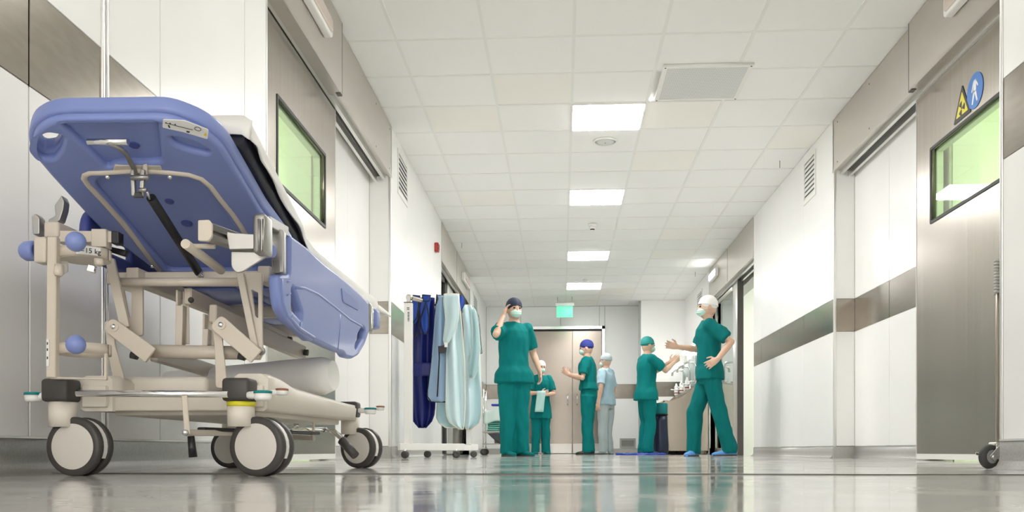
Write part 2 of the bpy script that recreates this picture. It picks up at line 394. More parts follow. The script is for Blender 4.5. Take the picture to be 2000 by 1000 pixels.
# --- ceiling: grid and tiles
ce = MB().box((-2.2, -4, CEIL + .03), (3.2, 19, CEIL + .08)).build('ceiling', TILE); struct(ce, 'white tiled suspended ceiling')
GX = [XL - .02, -1.115, -.515, .085, .685, 1.285, 1.885, XR + .02]; GY0 = 7.335
gridm = MB()
for x in GX[1:-1]: gridm.box((x - .011, -4, CEIL - .001), (x + .011, YFAR, CEIL + .012))
NROW = range(-9, 18)
for k in NROW: gridm.box((XL - .02, GY0 + .6 * k - .011, CEIL - .0008), (XR + .02, GY0 + .6 * k + .011, CEIL + .012))
gridm.build('ceiling_grid', TBAR, ce)
LIGHT_ROWS = (-5, 0, 4, 9, 13)
TILE2 = mat('mineral ceiling tile warm', (0.90, 0.88, 0.83), 0.75, bump=0.05, bscale=300)
tile_mesh = {}
for k in NROW:
    y0 = GY0 + .6 * k
    for i in range(7):
        if i == 3 and k in LIGHT_ROWS: continue
        if i == 4 and k == -1: continue
        x0, x1 = GX[i] + .009, GX[i + 1] - .009; y1 = min(y0 + .591, YFAR); key = (round(x1 - x0, 3), round(y1 - y0, 3))
        if key not in tile_mesh:
            w2, l2 = (x1 - x0) / 2, (y1 - y0 - .009) / 2
            tile_mesh[key] = (MB().rbox((-w2, -l2, 0), (w2, l2, .018), .002, None, 1).mesh('tile'),)
            tile_mesh[key][0].materials.append(TILE)
        o = bpy.data.objects.new('tile', tile_mesh[key][0]); COL.objects.link(o)
        o.location = ((x0 + x1) / 2, (y0 + .009 + y1) / 2, CEIL + .003 + random.uniform(-.0012, .0015)); attach(o, ce)
        if random.random() < .12:
            o.material_slots[0].link = 'OBJECT'; o.material_slots[0].material = TILE2
# end behind the camera left open, white world light added as fill; side rooms behind the doors
GREENW = mat('pale green theatre wall', (0.76, 0.83, 0.68), 0.6)
def side_room(name, x0, x1, y0, y1, label, wallm, lamp):
    t = .05; mb = MB()
    far = x1 if abs(x1) > abs(x0) else x0
    mb.box((min(far, far + math.copysign(t, far)), y0 - t, 0), (max(far, far + math.copysign(t, far)), y1 + t, 2.9))
    mb.box((min(x0, x1), y0 - t, 0), (max(x0, x1), y0, 2.9)); mb.box((min(x0, x1), y1, 0), (max(x0, x1), y1 + t, 2.9))
    o = mb.build(name, wallm); struct(o, label)
    c = MB().box((min(x0, x1), y0, 2.86), (max(x0, x1), y1, 2.9)).build('ceiling_slab', wallm, o)
    MB().box((min(x0, x1) + .7, (y0 + y1) / 2 - .6, 2.85), (max(x0, x1) - .7, (y0 + y1) / 2 + .6, 2.858)).build('light_diffuser', mat(name + ' lamp', (1, 1, 1), .5, emit=((1, .98, .94), lamp)), o)
    return o
ra = side_room('wall_room_left', XLR - .18, -4.4, 3.6, 7.3, 'pale green room seen through the left door window', GREENW, 9)
rb = side_room('wall_room_right', XRR + .18, 5.2, 3.4, 7.2, 'pale green room seen through the right door window', GREENW, 9)
rc = side_room('wall_room_glass', XRR + .18, 4.6, YR2 + .2, YR3 + .6, 'white room behind the glass door', mat('white room wall', (.80, .82, .76), .6), 12)
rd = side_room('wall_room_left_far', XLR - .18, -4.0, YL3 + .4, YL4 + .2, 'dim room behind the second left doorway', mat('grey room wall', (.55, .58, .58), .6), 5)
for r_, x0, x1, y in ((ra, -3.2, -2.9, 5.2), (rb, 3.9, 4.3, 4.9)):
    for q in (-.5, .5): MB().rbox((x0 - .02, y + q - .02, .0), (x0 + .02, y + q + .02, 2.85), .005).build('mullion', WHITE, r_)
struct(MB().box((XL - .3, YFAR + .5, 0), (XR + .3, YFAR + .6, CEIL + .1)).build('far_door_light_block', WALL))  # unseen slab added behind the far door to stop light leaking in
# ================================================================== DOORS AND FITTINGS
GASKET = mat('black window gasket', (.02, .02, .018), .5)
GLASSG = mat('green tinted glass', (.8, .9, .8), .02, alpha=(.90, .95, .86))
GLASSC = mat('clear door glass', (.9, .95, .95), .02, alpha=(.80, .88, .85))
def steel_door(name, label, X, side, ya, yb, wy0, wy1, z0=.022, z1=2.44, wz0=1.515, wz1=1.985):
    """sliding steel leaf on the plane x = X with a long window; side: where the corridor lies"""
    M = Matrix(((0, 0, 1, X - side * .025), (1, 0, 0, 0), (0, 1, 0, 0), (0, 0, 0, 1)))
    leaf = obj(name, plate_mesh(name, edges_poly(ya, yb, z0, z1), [edges_poly(wy0, wy1, wz0, wz1)], .05, .002, M, 1), STEEL)
    struct(leaf, label)
    Mg = Matrix(((0, 0, 1, X + side * .001), (1, 0, 0, 0), (0, 1, 0, 0), (0, 0, 0, 1)))
    obj('window_gasket', plate_mesh('g', rounded(edges_poly(wy0 - .008, wy1 + .008, wz0 - .008, wz1 + .008), .012, 3), [edges_poly(wy0 + .012, wy1 - .012, wz0 + .012, wz1 - .012)], .008, .001, Mg, 1), GASKET, leaf)
    x0, x1 = sorted((X - side * .012, X - side * .016)); MB().box((x0, wy0, wz0), (x1, wy1, wz1)).build('pane', GLASSG, leaf)
    fr = MB(); t = .02
    x0, x1 = sorted((X - side * .03, X - side * .07))
    for (a, b, p, q) in ((wy0 + .0, wy0 + t, wz0, wz1), (wy1 - t, wy1, wz0, wz1), (wy0, wy1, wz0, wz0 + t), (wy0, wy1, wz1 - t, wz1)): fr.box((x0, a, p), (x1, b, q))
    fr.build('inner_window_frame', mat('pale green frame', (.62, .72, .56), .5), leaf)
    x0, x1 = sorted((X - side * .048, X + side * .002)); MB().box((x0, ya, z0 - .012), (x1, yb, z0 + .022)).build('bottom_seal', WHITE, leaf)
    x0, x1 = sorted((X - side * .05, X + side * .0025))
    for yy in (ya, yb): MB().box((x0, yy - .003, z0), (x1, yy + .003, z1)).build('edge_strip', ALU, leaf)
    return leaf
XD1, XD2 = -1.532, 2.352
door1 = steel_door('door_1', 'brushed steel sliding door with a long green window, left side', XD1, 1, 4.40, on_x(655, XD1), on_x(541, XD1), on_x(635, XD1))
yd2 = on_x(1790, XD2)
door2 = steel_door('door_2', 'brushed steel sliding door with warning signs, right side', XD2, -1, 3.95, yd2, on_x(1818, XD2) - 1.06, on_x(1818, XD2))
def header(name, label, X, side, ya, yb, z0, cover=None, zc=2.375, mid=None, Xback=None):
    xs = sorted((Xback if Xback is not None else X - side * .18, X))
    root = MB().rbox((xs[0], ya, z0), (xs[1], yb, CEIL - .004), .002, None, 1).build(name, STEELH); struct(root, label)
    # sliding track under the header
    tx = sorted((X - side * .05, X - side * .075)); MB().box((tx[0], ya + .01, z0 - .035), (tx[1], yb - .02, z0)).build('track', ALU, root)
    tx = sorted((X - side * .12, X - side * .145)); MB().box((tx[0], ya + .01, z0 - .05), (tx[1], yb - .02, z0)).build('track', ALU, root)
    tx = sorted((X - side * .08, X - side * .115)); MB().box((tx[0], ya + .01, z0 - .004), (tx[1], yb - .02, z0 + .0005)).build('track_slot', DARK, root)
    lx = sorted((X + side * .003, X - side * .02)); MB().box((lx[0], ya, z0 - .012), (lx[1], yb, z0 + .006)).build('bottom_lip', STEELH, root)
    if cover:
        cx = sorted((X + side * .03, X + side * .001)); c = MB().rbox((cx[0], cover[0], zc), (cx[1], cover[1], CEIL - .004), .002, None, 1).build('cover_panel', STEELH, root)
        cx = sorted((X + side * .03, X - side * .05)); MB().box((cx[0], cover[0], zc - .004), (cx[1], cover[1] - .012, zc + .004)).build('cover_lip', STEELH, root)
        ex0 = sorted((X + side * .0005, X + side * .031)); MB().box((ex0[0], cover[1], zc), (ex0[1], cover[1] + .006, CEIL - .006)).build('cover_edge_shade', mat('painted cover edge shade', (.10, .095, .085), .5), root)  # dark strip: shade at the cover's end put into its colour
        MB().box((ex0[0], cover[1] - .05, zc - .008), (ex0[1], cover[1] + .006, zc)).build('cover_edge_shade', MATS['painted cover edge shade'], root)
    if mid: MB().box((X - .002, mid - .003, z0), (X + .002, mid + .003, CEIL - .01)).build('cover_joint', DARK, root)
    for q in (ya + (yb - ya) * .97, ya + (yb - ya) * .8):
        for z in (z0 + .04, CEIL - .06):
            MB().cyl((X - side * .001, q, z), (X + side * .0015, q, z), .006, 10).build('screw', DARK, root)
    return root
h1 = header('trim_1', 'steel track housing over the left sliding door', XL + .004, 1, YL1 + .014, YL2 + .03, 2.415, (YL1 + .014, on_x(668, XL + .034)))
h2 = header('trim_2', 'steel track housing over the right sliding door', XR - .004, -1, YN + .002, YR1 + .03, 2.418, (YN + .002, on_x(1775, XR - .034)), 2.40)
h3 = header('trim_3', 'steel track housing over the second left doorway', XL + .008, 1, YL3 - .0, YL4 + .02, 2.38, None, mid=on_x(891, XL))
h4 = header('trim_4', 'steel track housing over the glass door', XR - .008, -1, YR2 - .0, YR3 + .02, 2.38, None, mid=on_x(1422, XR))
# glass sliding door, right
XG = 2.385; g0, g1, g2 = on_x(1444, XG), on_x(1432, XG), YR3 + .02
gd = MB().rbox((XG - .02, g0, .01), (XG + .02, g0 + (g1 - g0) * .8, 2.40), .003).build('door_3', ALU); struct(gd, 'glass sliding door in a steel frame beside the scrub sink')
MB().rbox((XG - .028, g0 - .03, .0), (XG + .05, g0 + .004, 2.42), .003).build('door_jamb', mat('dark jamb seal', (.09, .08, .075), .5), gd)
MB().rbox((XG - .018, g1, 2.28), (XG + .018, g2, 2.38), .003).build('top_rail', STEELH, gd)
MB().rbox((XG - .018, g1, .012), (XG + .018, g2, .10), .003).build('bottom_rail', STEELH, gd)
MB().rbox((XG - .018, g2 - .07, .1), (XG + .018, g2, 2.28), .003).build('stile', STEELH, gd)
MB().box((XG - .004, g1, .1), (XG + .004, g2 - .07, 2.28)).build('pane', GLASSC, gd)
# second left doorway: open leaf with its steel stile
XH = -1.55
ld = MB().rbox((XH - .045, on_x(885, XH), .02), (XH, YL4 - .02, 2.38), .003).build('door_4', STEEL); struct(ld, 'steel sliding leaf in the second left doorway')
MB().rbox((XH - .05, on_x(874, XH), .02), (XH + .004, on_x(884, XH), 2.38), .003).build('stile', ALU, ld)
MB().rbox((XH - .05, on_x(871, XH), .02), (XH - .01, on_x(874, XH), 2.38), .003).build('edge_seal', DARK, ld)
MB().box((XH - .005, on_x(877, XH), 2.2), (XH + .006, on_x(880, XH), 2.3)).build('lock_plate', STEELH, ld)
# far door with its frame
fr = MB(); ft = .055
for (a, b, p, q) in ((DX0, DX0 + ft, 0, DZ), (DX1 - ft, DX1, 0, DZ), (DX0, DX1, DZ - ft, DZ)): fr.box((a, YFAR - .05, p), (b, YFAR + .1, q))
fd = fr.build('door_5', ALU); struct(fd, 'wide steel double door at the far end of the corridor')
FARS = mat('satin steel door leaf', (.27, .235, .20), .26, .9, var=.03, vscale=20, stretch=(40, 40, .6))
xm = P(1118, 700, 17.6).x
for (a, b) in ((DX0 + ft + .006, xm - .002), (xm + .002, DX1 - ft - .006)):
    lf = MB().rbox((a, YFAR + .02, .012), (b, YFAR + .06, DZ - ft - .03), .003, None, 1).build('leaf', FARS, fd)
    MB().rbox((a + .01, YFAR + .012, .012), (b - .01, YFAR + .02, .20), .002, None, 1).build('kick_plate', STEELH, lf)
    hx = b - .09 if b < xm + .01 else a + .09
    MB().tube([(hx, YFAR + .02, .95), (hx, YFAR - .03, .97), (hx, YFAR - .03, 1.13), (hx, YFAR + .02, 1.15)], .011, 8).build('handle', CHROME, lf)
MB().box((DX0 + ft, YFAR + .0, DZ - ft - .03), (DX1 - ft, YFAR + .1, DZ - ft)).build('shadow_gap', DARK, fd)
# ------------------------------------------------------------------ ceiling lights
DIFF = mat('lit diffuser', (1, 1, 1), .5, emit=((1, .995, .98), LAMP_POWER))
where = {0: 'nearest lit square panel in the ceiling, ahead of the round speaker', 4: 'second lit square ceiling panel, beyond the round speaker', 9: 'third lit square ceiling panel, beyond the smoke detector', 13: 'farthest lit square ceiling panel, before the exit sign', -5: 'lit square ceiling panel above the stretcher'}
dm = None
for k in LIGHT_ROWS:
    y0 = GY0 + .6 * k; cx, cy = .385, y0 + .3
    t = thing('ceiling_light', where[k], 'light', (cx, cy, CEIL), 'square ceiling lights')
    if dm is None:
        dm = MB().rbox((-.286, -.286, -.012), (.286, .286, .004), .004, None, 1).mesh('diffuser'); dm.materials.append(DIFF)
        fm = plate_mesh('light_frame', edges_poly(-.295, .295, -.295, .295), [edges_poly(-.285, .285, -.285, .285)], .016, .002, None, 1); fm.materials.append(WHITE)
        sm = MB().cyl((0, 0, -.014), (0, 0, -.010), .007, 10).mesh('screw'); sm.materials.append(ALU)
    for nm, me, l in (('diffuser', dm, (0, 0, 0)), ('frame', fm, (0, 0, 0))):
        o = bpy.data.objects.new(nm, me); COL.objects.link(o); o.parent = t; o.location = l
    if k >= 0:
        for sx in (-1, 1):
            for sy in (-1, 1):
                o = bpy.data.objects.new('screw', sm); COL.objects.link(o); o.parent = t; o.location = (.26 * sx, .26 * sy, 0)
# square perforated grille
gx0, gx1, gy0, gy1 = .735, 1.385, 6.62, 7.27
gr = thing('ceiling_vent', 'white square perforated air grille beside the nearest light', 'vent', ((gx0 + gx1) / 2, (gy0 + gy1) / 2, CEIL))
Mc = Matrix.Translation(((gx0 + gx1) / 2, (gy0 + gy1) / 2, CEIL - .008)); a = (gx1 - gx0) / 2
obj('frame', plate_mesh('frame', edges_poly(-a, a, -a, a), [edges_poly(-a + .035, a - .035, -a + .035, a - .035)], .02, .002, Mc, 1), WHITE, gr)
def perforated():
    m = mat('perforated sheet', (.78, .78, .77), .4)
    nt = m.node_tree; b = nt.nodes['Principled BSDF']; tc = nt.nodes.new('ShaderNodeTexCoord'); v = nt.nodes.new('ShaderNodeTexVoronoi')
    v.inputs['Scale'].default_value = 85; v.inputs['Randomness'].default_value = 0
    r = nt.nodes.new('ShaderNodeValToRGB'); r.color_ramp.elements[0].position = .32; r.color_ramp.elements[1].position = .40
    r.color_ramp.elements[0].color = (.5, .5, .5, 1); r.color_ramp.elements[1].color = (.8, .8, .79, 1)
    nt.links.new(tc.outputs['Object'], v.inputs['Vector']); nt.links.new(v.outputs['Distance'], r.inputs[0]); nt.links.new(r.outputs[0], b.inputs['Base Color'])
    return m
MB().box((gx0 + .03, gy0 + .03, CEIL - .012), (gx1 - .03, gy1 - .03, CEIL - .006)).build('perforated_sheet', perforated(), gr)
for x in (gx0 + .018, gx1 - .018):
    for y in (gy0 + .018, gy1 - .018): MB().cyl((x, y, CEIL - .021), (x, y, CEIL - .017), .006, 8).build('screw', RUBBER, gr)
# speaker, smoke detectors, hooks
p = P(1182, 276, 8.2); sp = thing('ceiling_speaker', 'round white loudspeaker set in the ceiling', 'speaker', (p.x, p.y, CEIL))
MB().lathe([(.108, 0), (.108, -.008), (.098, -.014), (.092, -.010), (.092, 0)], (p.x, p.y, CEIL), (0, 0, 1), 36).build('rim', WHITE, sp)
MB().lathe([(.092, -.004), (.06, -.012), (.004, -.014), (.001, -.014)], (p.x, p.y, CEIL), (0, 0, 1), 36).build('grille', mat('speaker grille', (.70, .71, .70), .5), sp)
MB().sphere((p.x, p.y, CEIL - .016), .004).build('centre_screw', DARK, sp)
for (u, v, d, lab, s) in ((1157, 440, 11.2, 'white smoke detector hanging from the ceiling, between the second and third lights', 1), (1143, 547, 14.85, 'small flat smoke detector just before the farthest ceiling light', .8)):
    p = P(u, v, d); sd = thing('smoke_detector', lab, 'smoke detector', (p.x, p.y, CEIL), 'smoke detectors')
    MB().lathe([(.05 * s, 0), (.05 * s, -.025), (.046 * s, -.03)], (p.x, p.y, CEIL), (0, 0, 1), 24).build('base', WHITE, sd)
    if s == 1:
        MB().lathe([(.042, -.03), (.044, -.055), (.034, -.062)], (p.x, p.y, CEIL), (0, 0, 1), 24).build('body', WHITE, sd)
        MB().lathe([(.026, -.062), (.026, -.078)], (p.x, p.y, CEIL), (0, 0, 1), 16).build('sensor_cage', RUBBER, sd)
        MB().lathe([(.03, -.078), (.022, -.086), (.006, -.09)], (p.x, p.y, CEIL), (0, 0, 1), 16).build('cap', WHITE, sd)
for (u, v, d, lab) in ((1523, 319, 8.75, 'thin metal pin hanging from the ceiling by the right wall vent'), (902, 479, 12.2, 'thin metal pin hanging from the ceiling over the second left doorway'), (1358, 533, 14.2, 'thin metal pin hanging from the ceiling near the glass door')):
    p = P(u, v, d); q = MB().tube([(p.x, p.y, CEIL), (p.x, p.y, CEIL - .07)], .004, 6).build('ceiling_pin', mat('pin metal', (.4, .38, .36), .4, .6)); tag(q, lab, 'hook', 'ceiling pins')
# exit sign
pc = P(1103, 609, 16.5); ex = thing('exit_sign', 'glowing green exit sign hanging before the far door', 'sign', (pc.x, pc.y, CEIL))
for sx in (-.13, .13): MB().cyl((pc.x + sx, pc.y, pc.z + .1), (pc.x + sx, pc.y, CEIL), .006, 8).build('hanger_rod', STEELH, ex)
MB().rbox((pc.x - .17, pc.y - .03, pc.z + .10), (pc.x + .17, pc.y + .03, pc.z + .16), .006).build('housing', mat('sign housing', (.55, .60, .57), .4), ex)
MB().rbox((pc.x - .145, pc.y - .006, pc.z - .10), (pc.x + .145, pc.y + .006, pc.z + .10), .003).build('sign_plate', mat('lit green plate', (.1, .6, .3), .4, emit=((.08, .80, .28), .55)), ex)
# ------------------------------------------------------------------ wall vents, lamps, alarm
def wall_vent(X, side, ya, yb, z0, z1, label, n=9):
    t = thing('wall_vent', label, 'vent', (X, (ya + yb) / 2, z0), 'louvred wall vents'); b = .03
    Mv = Matrix(((0, 0, 1, X + side * .004), (1, 0, 0, 0), (0, 1, 0, 0), (0, 0, 0, 1)))
    obj('frame', plate_mesh('frame', edges_poly(ya, yb, z0, z1), [edges_poly(ya + b, yb - b, z0 + b, z1 - b)], .012, .001, Mv, 1), WHITE, t)
    x0, x1 = sorted((X - side * .004, X + side * .001)); MB().box((x0, ya + b, z0 + b), (x1, yb - b, z1 - b)).build('backing', mat('vent shadow', (.20, .22, .22), .6), t)
    h = (z1 - z0 - 2 * b) / n
    for i in range(n):
        z = z0 + b + h * i; MB().prism([(X + side * .0005, ya + b, z + h * .85), (X + side * .009, ya + b, z + h * .12), (X + side * .009, ya + b, z + h * .0), (X + side * .0005, ya + b, z + h * .7)], (0, yb - ya - 2 * b, 0)).build('louvre', WHITE, t)
wall_vent(XL, 1, on_x(776, XL), on_x(795, XL), 2.36, 2.757, 'louvred vent high on the left wall, right of the steel housing', 8)
wall_vent(XR, -1, on_x(1594, XR), on_x(1571, XR), 2.37, 2.78, 'louvred vent high on the right wall panels', 8)
wall_vent(XL, 1, on_x(924, XL), on_x(932, XL), 2.34, 2.70, 'small louvred vent far along the left wall', 8)
wall_vent(XR, -1, on_x(1372, XR), on_x(1362, XR), 2.34, 2.70, 'small louvred vent above the scrub sink', 8)
def low_grille(xa, xb, y, z0, z1, label):
    t = thing('floor_level_grille', label, 'vent', ((xa + xb) / 2, y, z0), 'low grey exhaust grilles'); b = .035
    Mv = Matrix(((1, 0, 0, 0), (0, 0, -1, y - .006), (0, 1, 0, 0), (0, 0, 0, 1)))
    obj('frame', plate_mesh('frame', edges_poly(xa, xb, z0, z1), [edges_poly(xa + b, xb - b, z0 + b, z1 - b)], .014, .001, Mv, 1), mat('grey grille', (.36, .36, .34), .4, .3), t)
    MB().box((xa + b, y - .003, z0 + b), (xb - b, y + .001, z1 - b)).build('backing', mat('grille shadow', (.12, .12, .11), .6), t)
    for i in range(6):
        z = z0 + b + (z1 - z0 - 2 * b) * (i + .5) / 6; MB().box((xa + b, y - .009, z - .005), (xb - b, y - .003, z + .005)).build('slat', MATS['grey grille'], t)
low_grille(P(1210, 860, 17.6).x, P(1241, 860, 17.6).x, YFAR, .11, .30, 'grey exhaust grille low on the far wall, right of the door')
low_grille(P(1337, 860, 16.9).x, P(1367, 860, 16.9).x, YPIER, .11, .30, 'grey exhaust grille low on the pier behind the scrub sink')
def emergency_lamp(X, side, ya, yb, z0, z1, label, lit):
    t = thing('emergency_lamp', label, 'lamp', (X, (ya + yb) / 2, z0), 'emergency lamps on the steel housings')
    c = (ya + yb) / 2; hz = (z1 - z0) / 2
    def pl(w_, h_, r_): return rounded(edges_poly(-w_, w_, -h_, h_), r_, 5)
    def Mx(o): return Matrix(((0, 0, 1, X + side * o), (1, 0, 0, c), (0, 1, 0, z0 + hz), (0, 0, 0, 1)))
    obj('housing', plate_mesh('housing', pl((yb - ya) / 2, hz, hz * .55), (), .05, .01, Mx(.026)), WHITE, t)
    m = mat('lit lamp cover', (1, 1, 1), .4, emit=((1, .97, .92), 6)) if lit else mat('pinkish lamp cover', (.66, .56, .50), .25)
    obj('cover', plate_mesh('cover', pl((yb - ya) / 2 - .03, hz - .022, hz * .4), (), .03, .008, Mx(.045)), m, t)
emergency_lamp(XL + .034, 1, 4.85, 5.42, 2.54, 2.665, 'white emergency lamp on the left steel housing, top of picture', False)
emergency_lamp(XR - .034, -1, 4.75, 5.40, 2.56, 2.68, 'white emergency lamp on the right steel housing, top of picture', False)
emergency_lamp(XL + .008, 1, on_x(900, XL), on_x(911, XL), 2.54, 2.67, 'white emergency lamp over the second left doorway', False)
emergency_lamp(XR - .008, -1, on_x(1405, XR), on_x(1392, XR), 2.60, 2.73, 'lit emergency lamp over the glass door', True)
ya = on_x(848.5, XL); yb = ya + .1; z = 2.36
al = thing('fire_alarm', 'small red fire alarm box on the left wall', 'alarm', (XL, (ya + yb) / 2, z)); RED = mat('red plastic', (.42, .035, .025), .4)
MB().rbox((XL, ya, z), (XL + .045, yb, z + .1), .008).build('body', RED, al)
MB().rbox((XL + .045, ya + .08 * 0 + .02, z + .02), (XL + .05, yb - .02, z + .08), .003).build('front_plate', mat('dark red plastic', (.34, .03, .022), .5), al)
for q in (.03, .07): MB().sphere((XL + .04, ya - .001, z + q), .006).build('lens', DARK, al)
# white soap dispenser on the left wall by the cart
p = P(941, 715, 13.6); dp = thing('wall_dispenser', 'white dispenser unit on the left wall behind the aprons', 'dispenser', (XL, p.y, p.z - .2))
MB().rbox((XL, p.y - .12, p.z - .10), (XL + .14, p.y + .12, p.z + .18), .02).build('body', WHITE, dp)
MB().rbox((XL + .14, p.y - .06, p.z - .02), (XL + .15, p.y + .06, p.z + .1), .01).build('window', mat('smoked window', (.25, .26, .27), .2), dp)
MB().rbox((XL, p.y - .10, p.z - .24), (XL + .12, p.y + .10, p.z - .10), .01).build('tray', mat('pale grey plastic', (.6, .6, .6), .4), dp)
MB().tube([(XL + .1, p.y - .08, p.z - .1), (XL + .15, p.y - .1, p.z - .05), (XL + .13, p.y - .11, p.z - .17), (XL + .1, p.y - .11, p.z - .28)], .006, 6).build('cable', BLACK, dp)
# ------------------------------------------------------------------ signs on the right door
xs = XD2 - .0015
def at_door(u, v):
    Y = on_x(u, XD2); d = Y * C_ - XD2 * S_
    return Y, CAMH + (V0 - v) / F * d
Y, Z = at_door(1905, 177)
def Ms(o): return Matrix(((0, 0, -1, xs - o), (-1, 0, 0, Y), (0, 1, 0, Z), (0, 0, 0, 1)))
bs = thing('pedestrian_sign', 'round blue sign with a white walking figure on the steel door', 'sign', (xs, Y, Z - .09))
R = .1
obj('disc', plate_mesh('disc', [(R * math.cos(i * math.pi / 24), R * math.sin(i * math.pi / 24)) for i in range(48)], (), .002, .0003, Ms(.001)), mat('sign blue', (.045, .19, .58), .45), bs)
WS = mat('sign white', (.85, .86, .88), .45)
for poly in ([(-.012, .062), (.016, .062), (.02, .05), (.016, -.005), (-.016, -.005), (-.014, .03)],
             [(-.016, .06), (-.004, .06), (-.03, .0), (-.042, .003)], [(.006, .06), (.018, .056), (.044, .02), (.034, .014)],
             [(-.016, .0), (.004, .0), (-.024, -.072), (-.038, -.068)], [(-.006, .0), (.016, .0), (.036, -.062), (.024, -.068)]):
    obj('figure', plate_mesh('figure', rounded(poly, .003, 2), (), .001, .0001, Ms(.0026)), WS, bs)
Y, Z = at_door(1880, 207)
ws = thing('radiation_sign', 'yellow and black radiation triangle on the steel door', 'sign', (xs, Y, Z - .08))
tri = [(0, .125), (-.115, -.075), (.115, -.075)]
obj('black_border', plate_mesh('border', rounded(tri, .012, 4), (), .002, .0003, Ms(.001)), mat('sign black', (.03, .028, .025), .5), ws)
obj('yellow_field', plate_mesh('field', rounded([(q[0] * .68, q[1] * .68 + .0) for q in tri], .006, 3), (), .001, .0001, Ms(.0024)), mat('sign yellow', (.80, .70, .06), .5), ws)
for k in range(3):
    a0 = math.radians(90 + 120 * k + 30); n_ = 6; seg = [(r_ * math.cos(a0 + math.radians(-30 + 60 * i / n_)), -.012 + r_ * math.sin(a0 + math.radians(-30 + 60 * i / n_))) for r_, rng in ((.010, range(n_ + 1)), (.042, range(n_, -1, -1))) for i in rng]
    obj('trefoil_blade', plate_mesh('blade', seg, (), .001, .0001, Ms(.0032)), MATS['sign black'], ws)
obj('trefoil_centre', plate_mesh('centre', [(.007 * math.cos(i * math.pi / 8), -.012 + .007 * math.sin(i * math.pi / 8)) for i in range(16)], (), .001, .0001, Ms(.0032)), MATS['sign black'], ws)
# ------------------------------------------------------------------ mobile stand at the right edge
st = thing('mobile_stand', 'mobile steel stand with a black castor and coiled cord behind the right wall edge', 'stand', (P(1952, 900, 3.3).x, P(1952, 900, 3.3).y, 0))
pb = P(1945, 900, 3.24); pb.z = 0
q0 = P(1948, 862, 3.24); q1 = P(1948, 540, 3.24)
MB().tube([(q0.x, q0.y, .085), (q1.x, q1.y, .70)], .0055, 10).build('pole', mat('brownish steel tube', (.45, .38, .32), .3, .6), st)
MB().rbox((q0.x - .02, q0.y - .03, .075), (q0.x + .30, q0.y + .03, .095), .006).build('base_leg', STEELH, st)
coil = [Vector((q0.x + .010 + .016 * math.cos(t * .9) , q0.y + .016 * math.sin(t * .9), .62 + .125 * (1 - t / 80))) for t in range(81)]
MB().tube(coil, .0055, 6).build('coiled_cord', mat('grey cord', (.45, .44, .42), .5), st)
hub = P(1933, 893, 3.22); hub.z = .043
wy = Vector((.35, -.94, 0)).normalized()
cs = MB().rbox((-.012, -.012, 0), (.012, .012, .03), .004, Matrix.Translation((hub.x + .03, hub.y + .005, .062))).build('castor_mount', CHROME, st)
MB().lathe([(.030, -.012), (.040, -.011), (.043, -.006), (.043, .006), (.040, .011), (.030, .012)], hub, wy, 28).build('castor_wheel', RUBBER, st)
MB().lathe([(.022, -.0135), (.024, -.012), (.024, .012), (.022, .0135)], hub, wy, 20).build('castor_hub', mat('grey hub', (.25, .25, .25), .4), st)
for sgn in (-1, 1):
    o_ = hub + wy * (.017 * sgn); MB().bar(o_ + Vector((-.004, 0, -.006)), o_ + Vector((.034, .006, .036)), .003, .026, wy.cross(Vector((0, 0, 1))).cross(wy) if False else (0, 0, 1)).build('castor_fork', CHROME, st)
    MB().bar(o_ + Vector((-.036, 0, .012)), o_ + Vector((.04, .004, -.01)), .003, .010).build('brake_plate', CHROME, st)
MB().cyl(hub + wy * -.024, hub + wy * .024, .007, 12).build('axle_bolt', CHROME, st)
# ================================================================== THE STRETCHER
BEIGE = mat('beige powder coat', (.64, .575, .48), .38, var=.02, vscale=4, coat=.1)
IVORY = mat('ivory plastic shell', (.72, .67, .585), .42)
BLUE = mat('blue moulded plastic', (.205, .265, .56), .45, coat=.2, var=.02, vscale=5, bump=.03, bscale=400)
DBLUE = mat('dark and shaded blue plastic', (.06, .08, .30), .45)
CAST = mat('cast aluminium', (.38, .37, .35), .36, .8, var=.05, vscale=14)
COVERM = mat('wheel cover', (.63, .60, .545), .5)
CHAR = mat('charcoal plastic', (.055, .05, .047), .45)
TEAL = mat('teal pedal pad', (.0, .22, .22), .5)
LABELW = mat('label paper', (.82, .82, .80), .5)
INK = mat('label ink', (.03, .03, .035), .6)
STR = thing('patient_stretcher', 'blue and beige wheeled patient stretcher with raised backrest by the left wall', 'stretcher', (-1.0, 2.85, 0))
def Q(name, mb, m, parent=None): return mb.build(name, m, parent or STR)
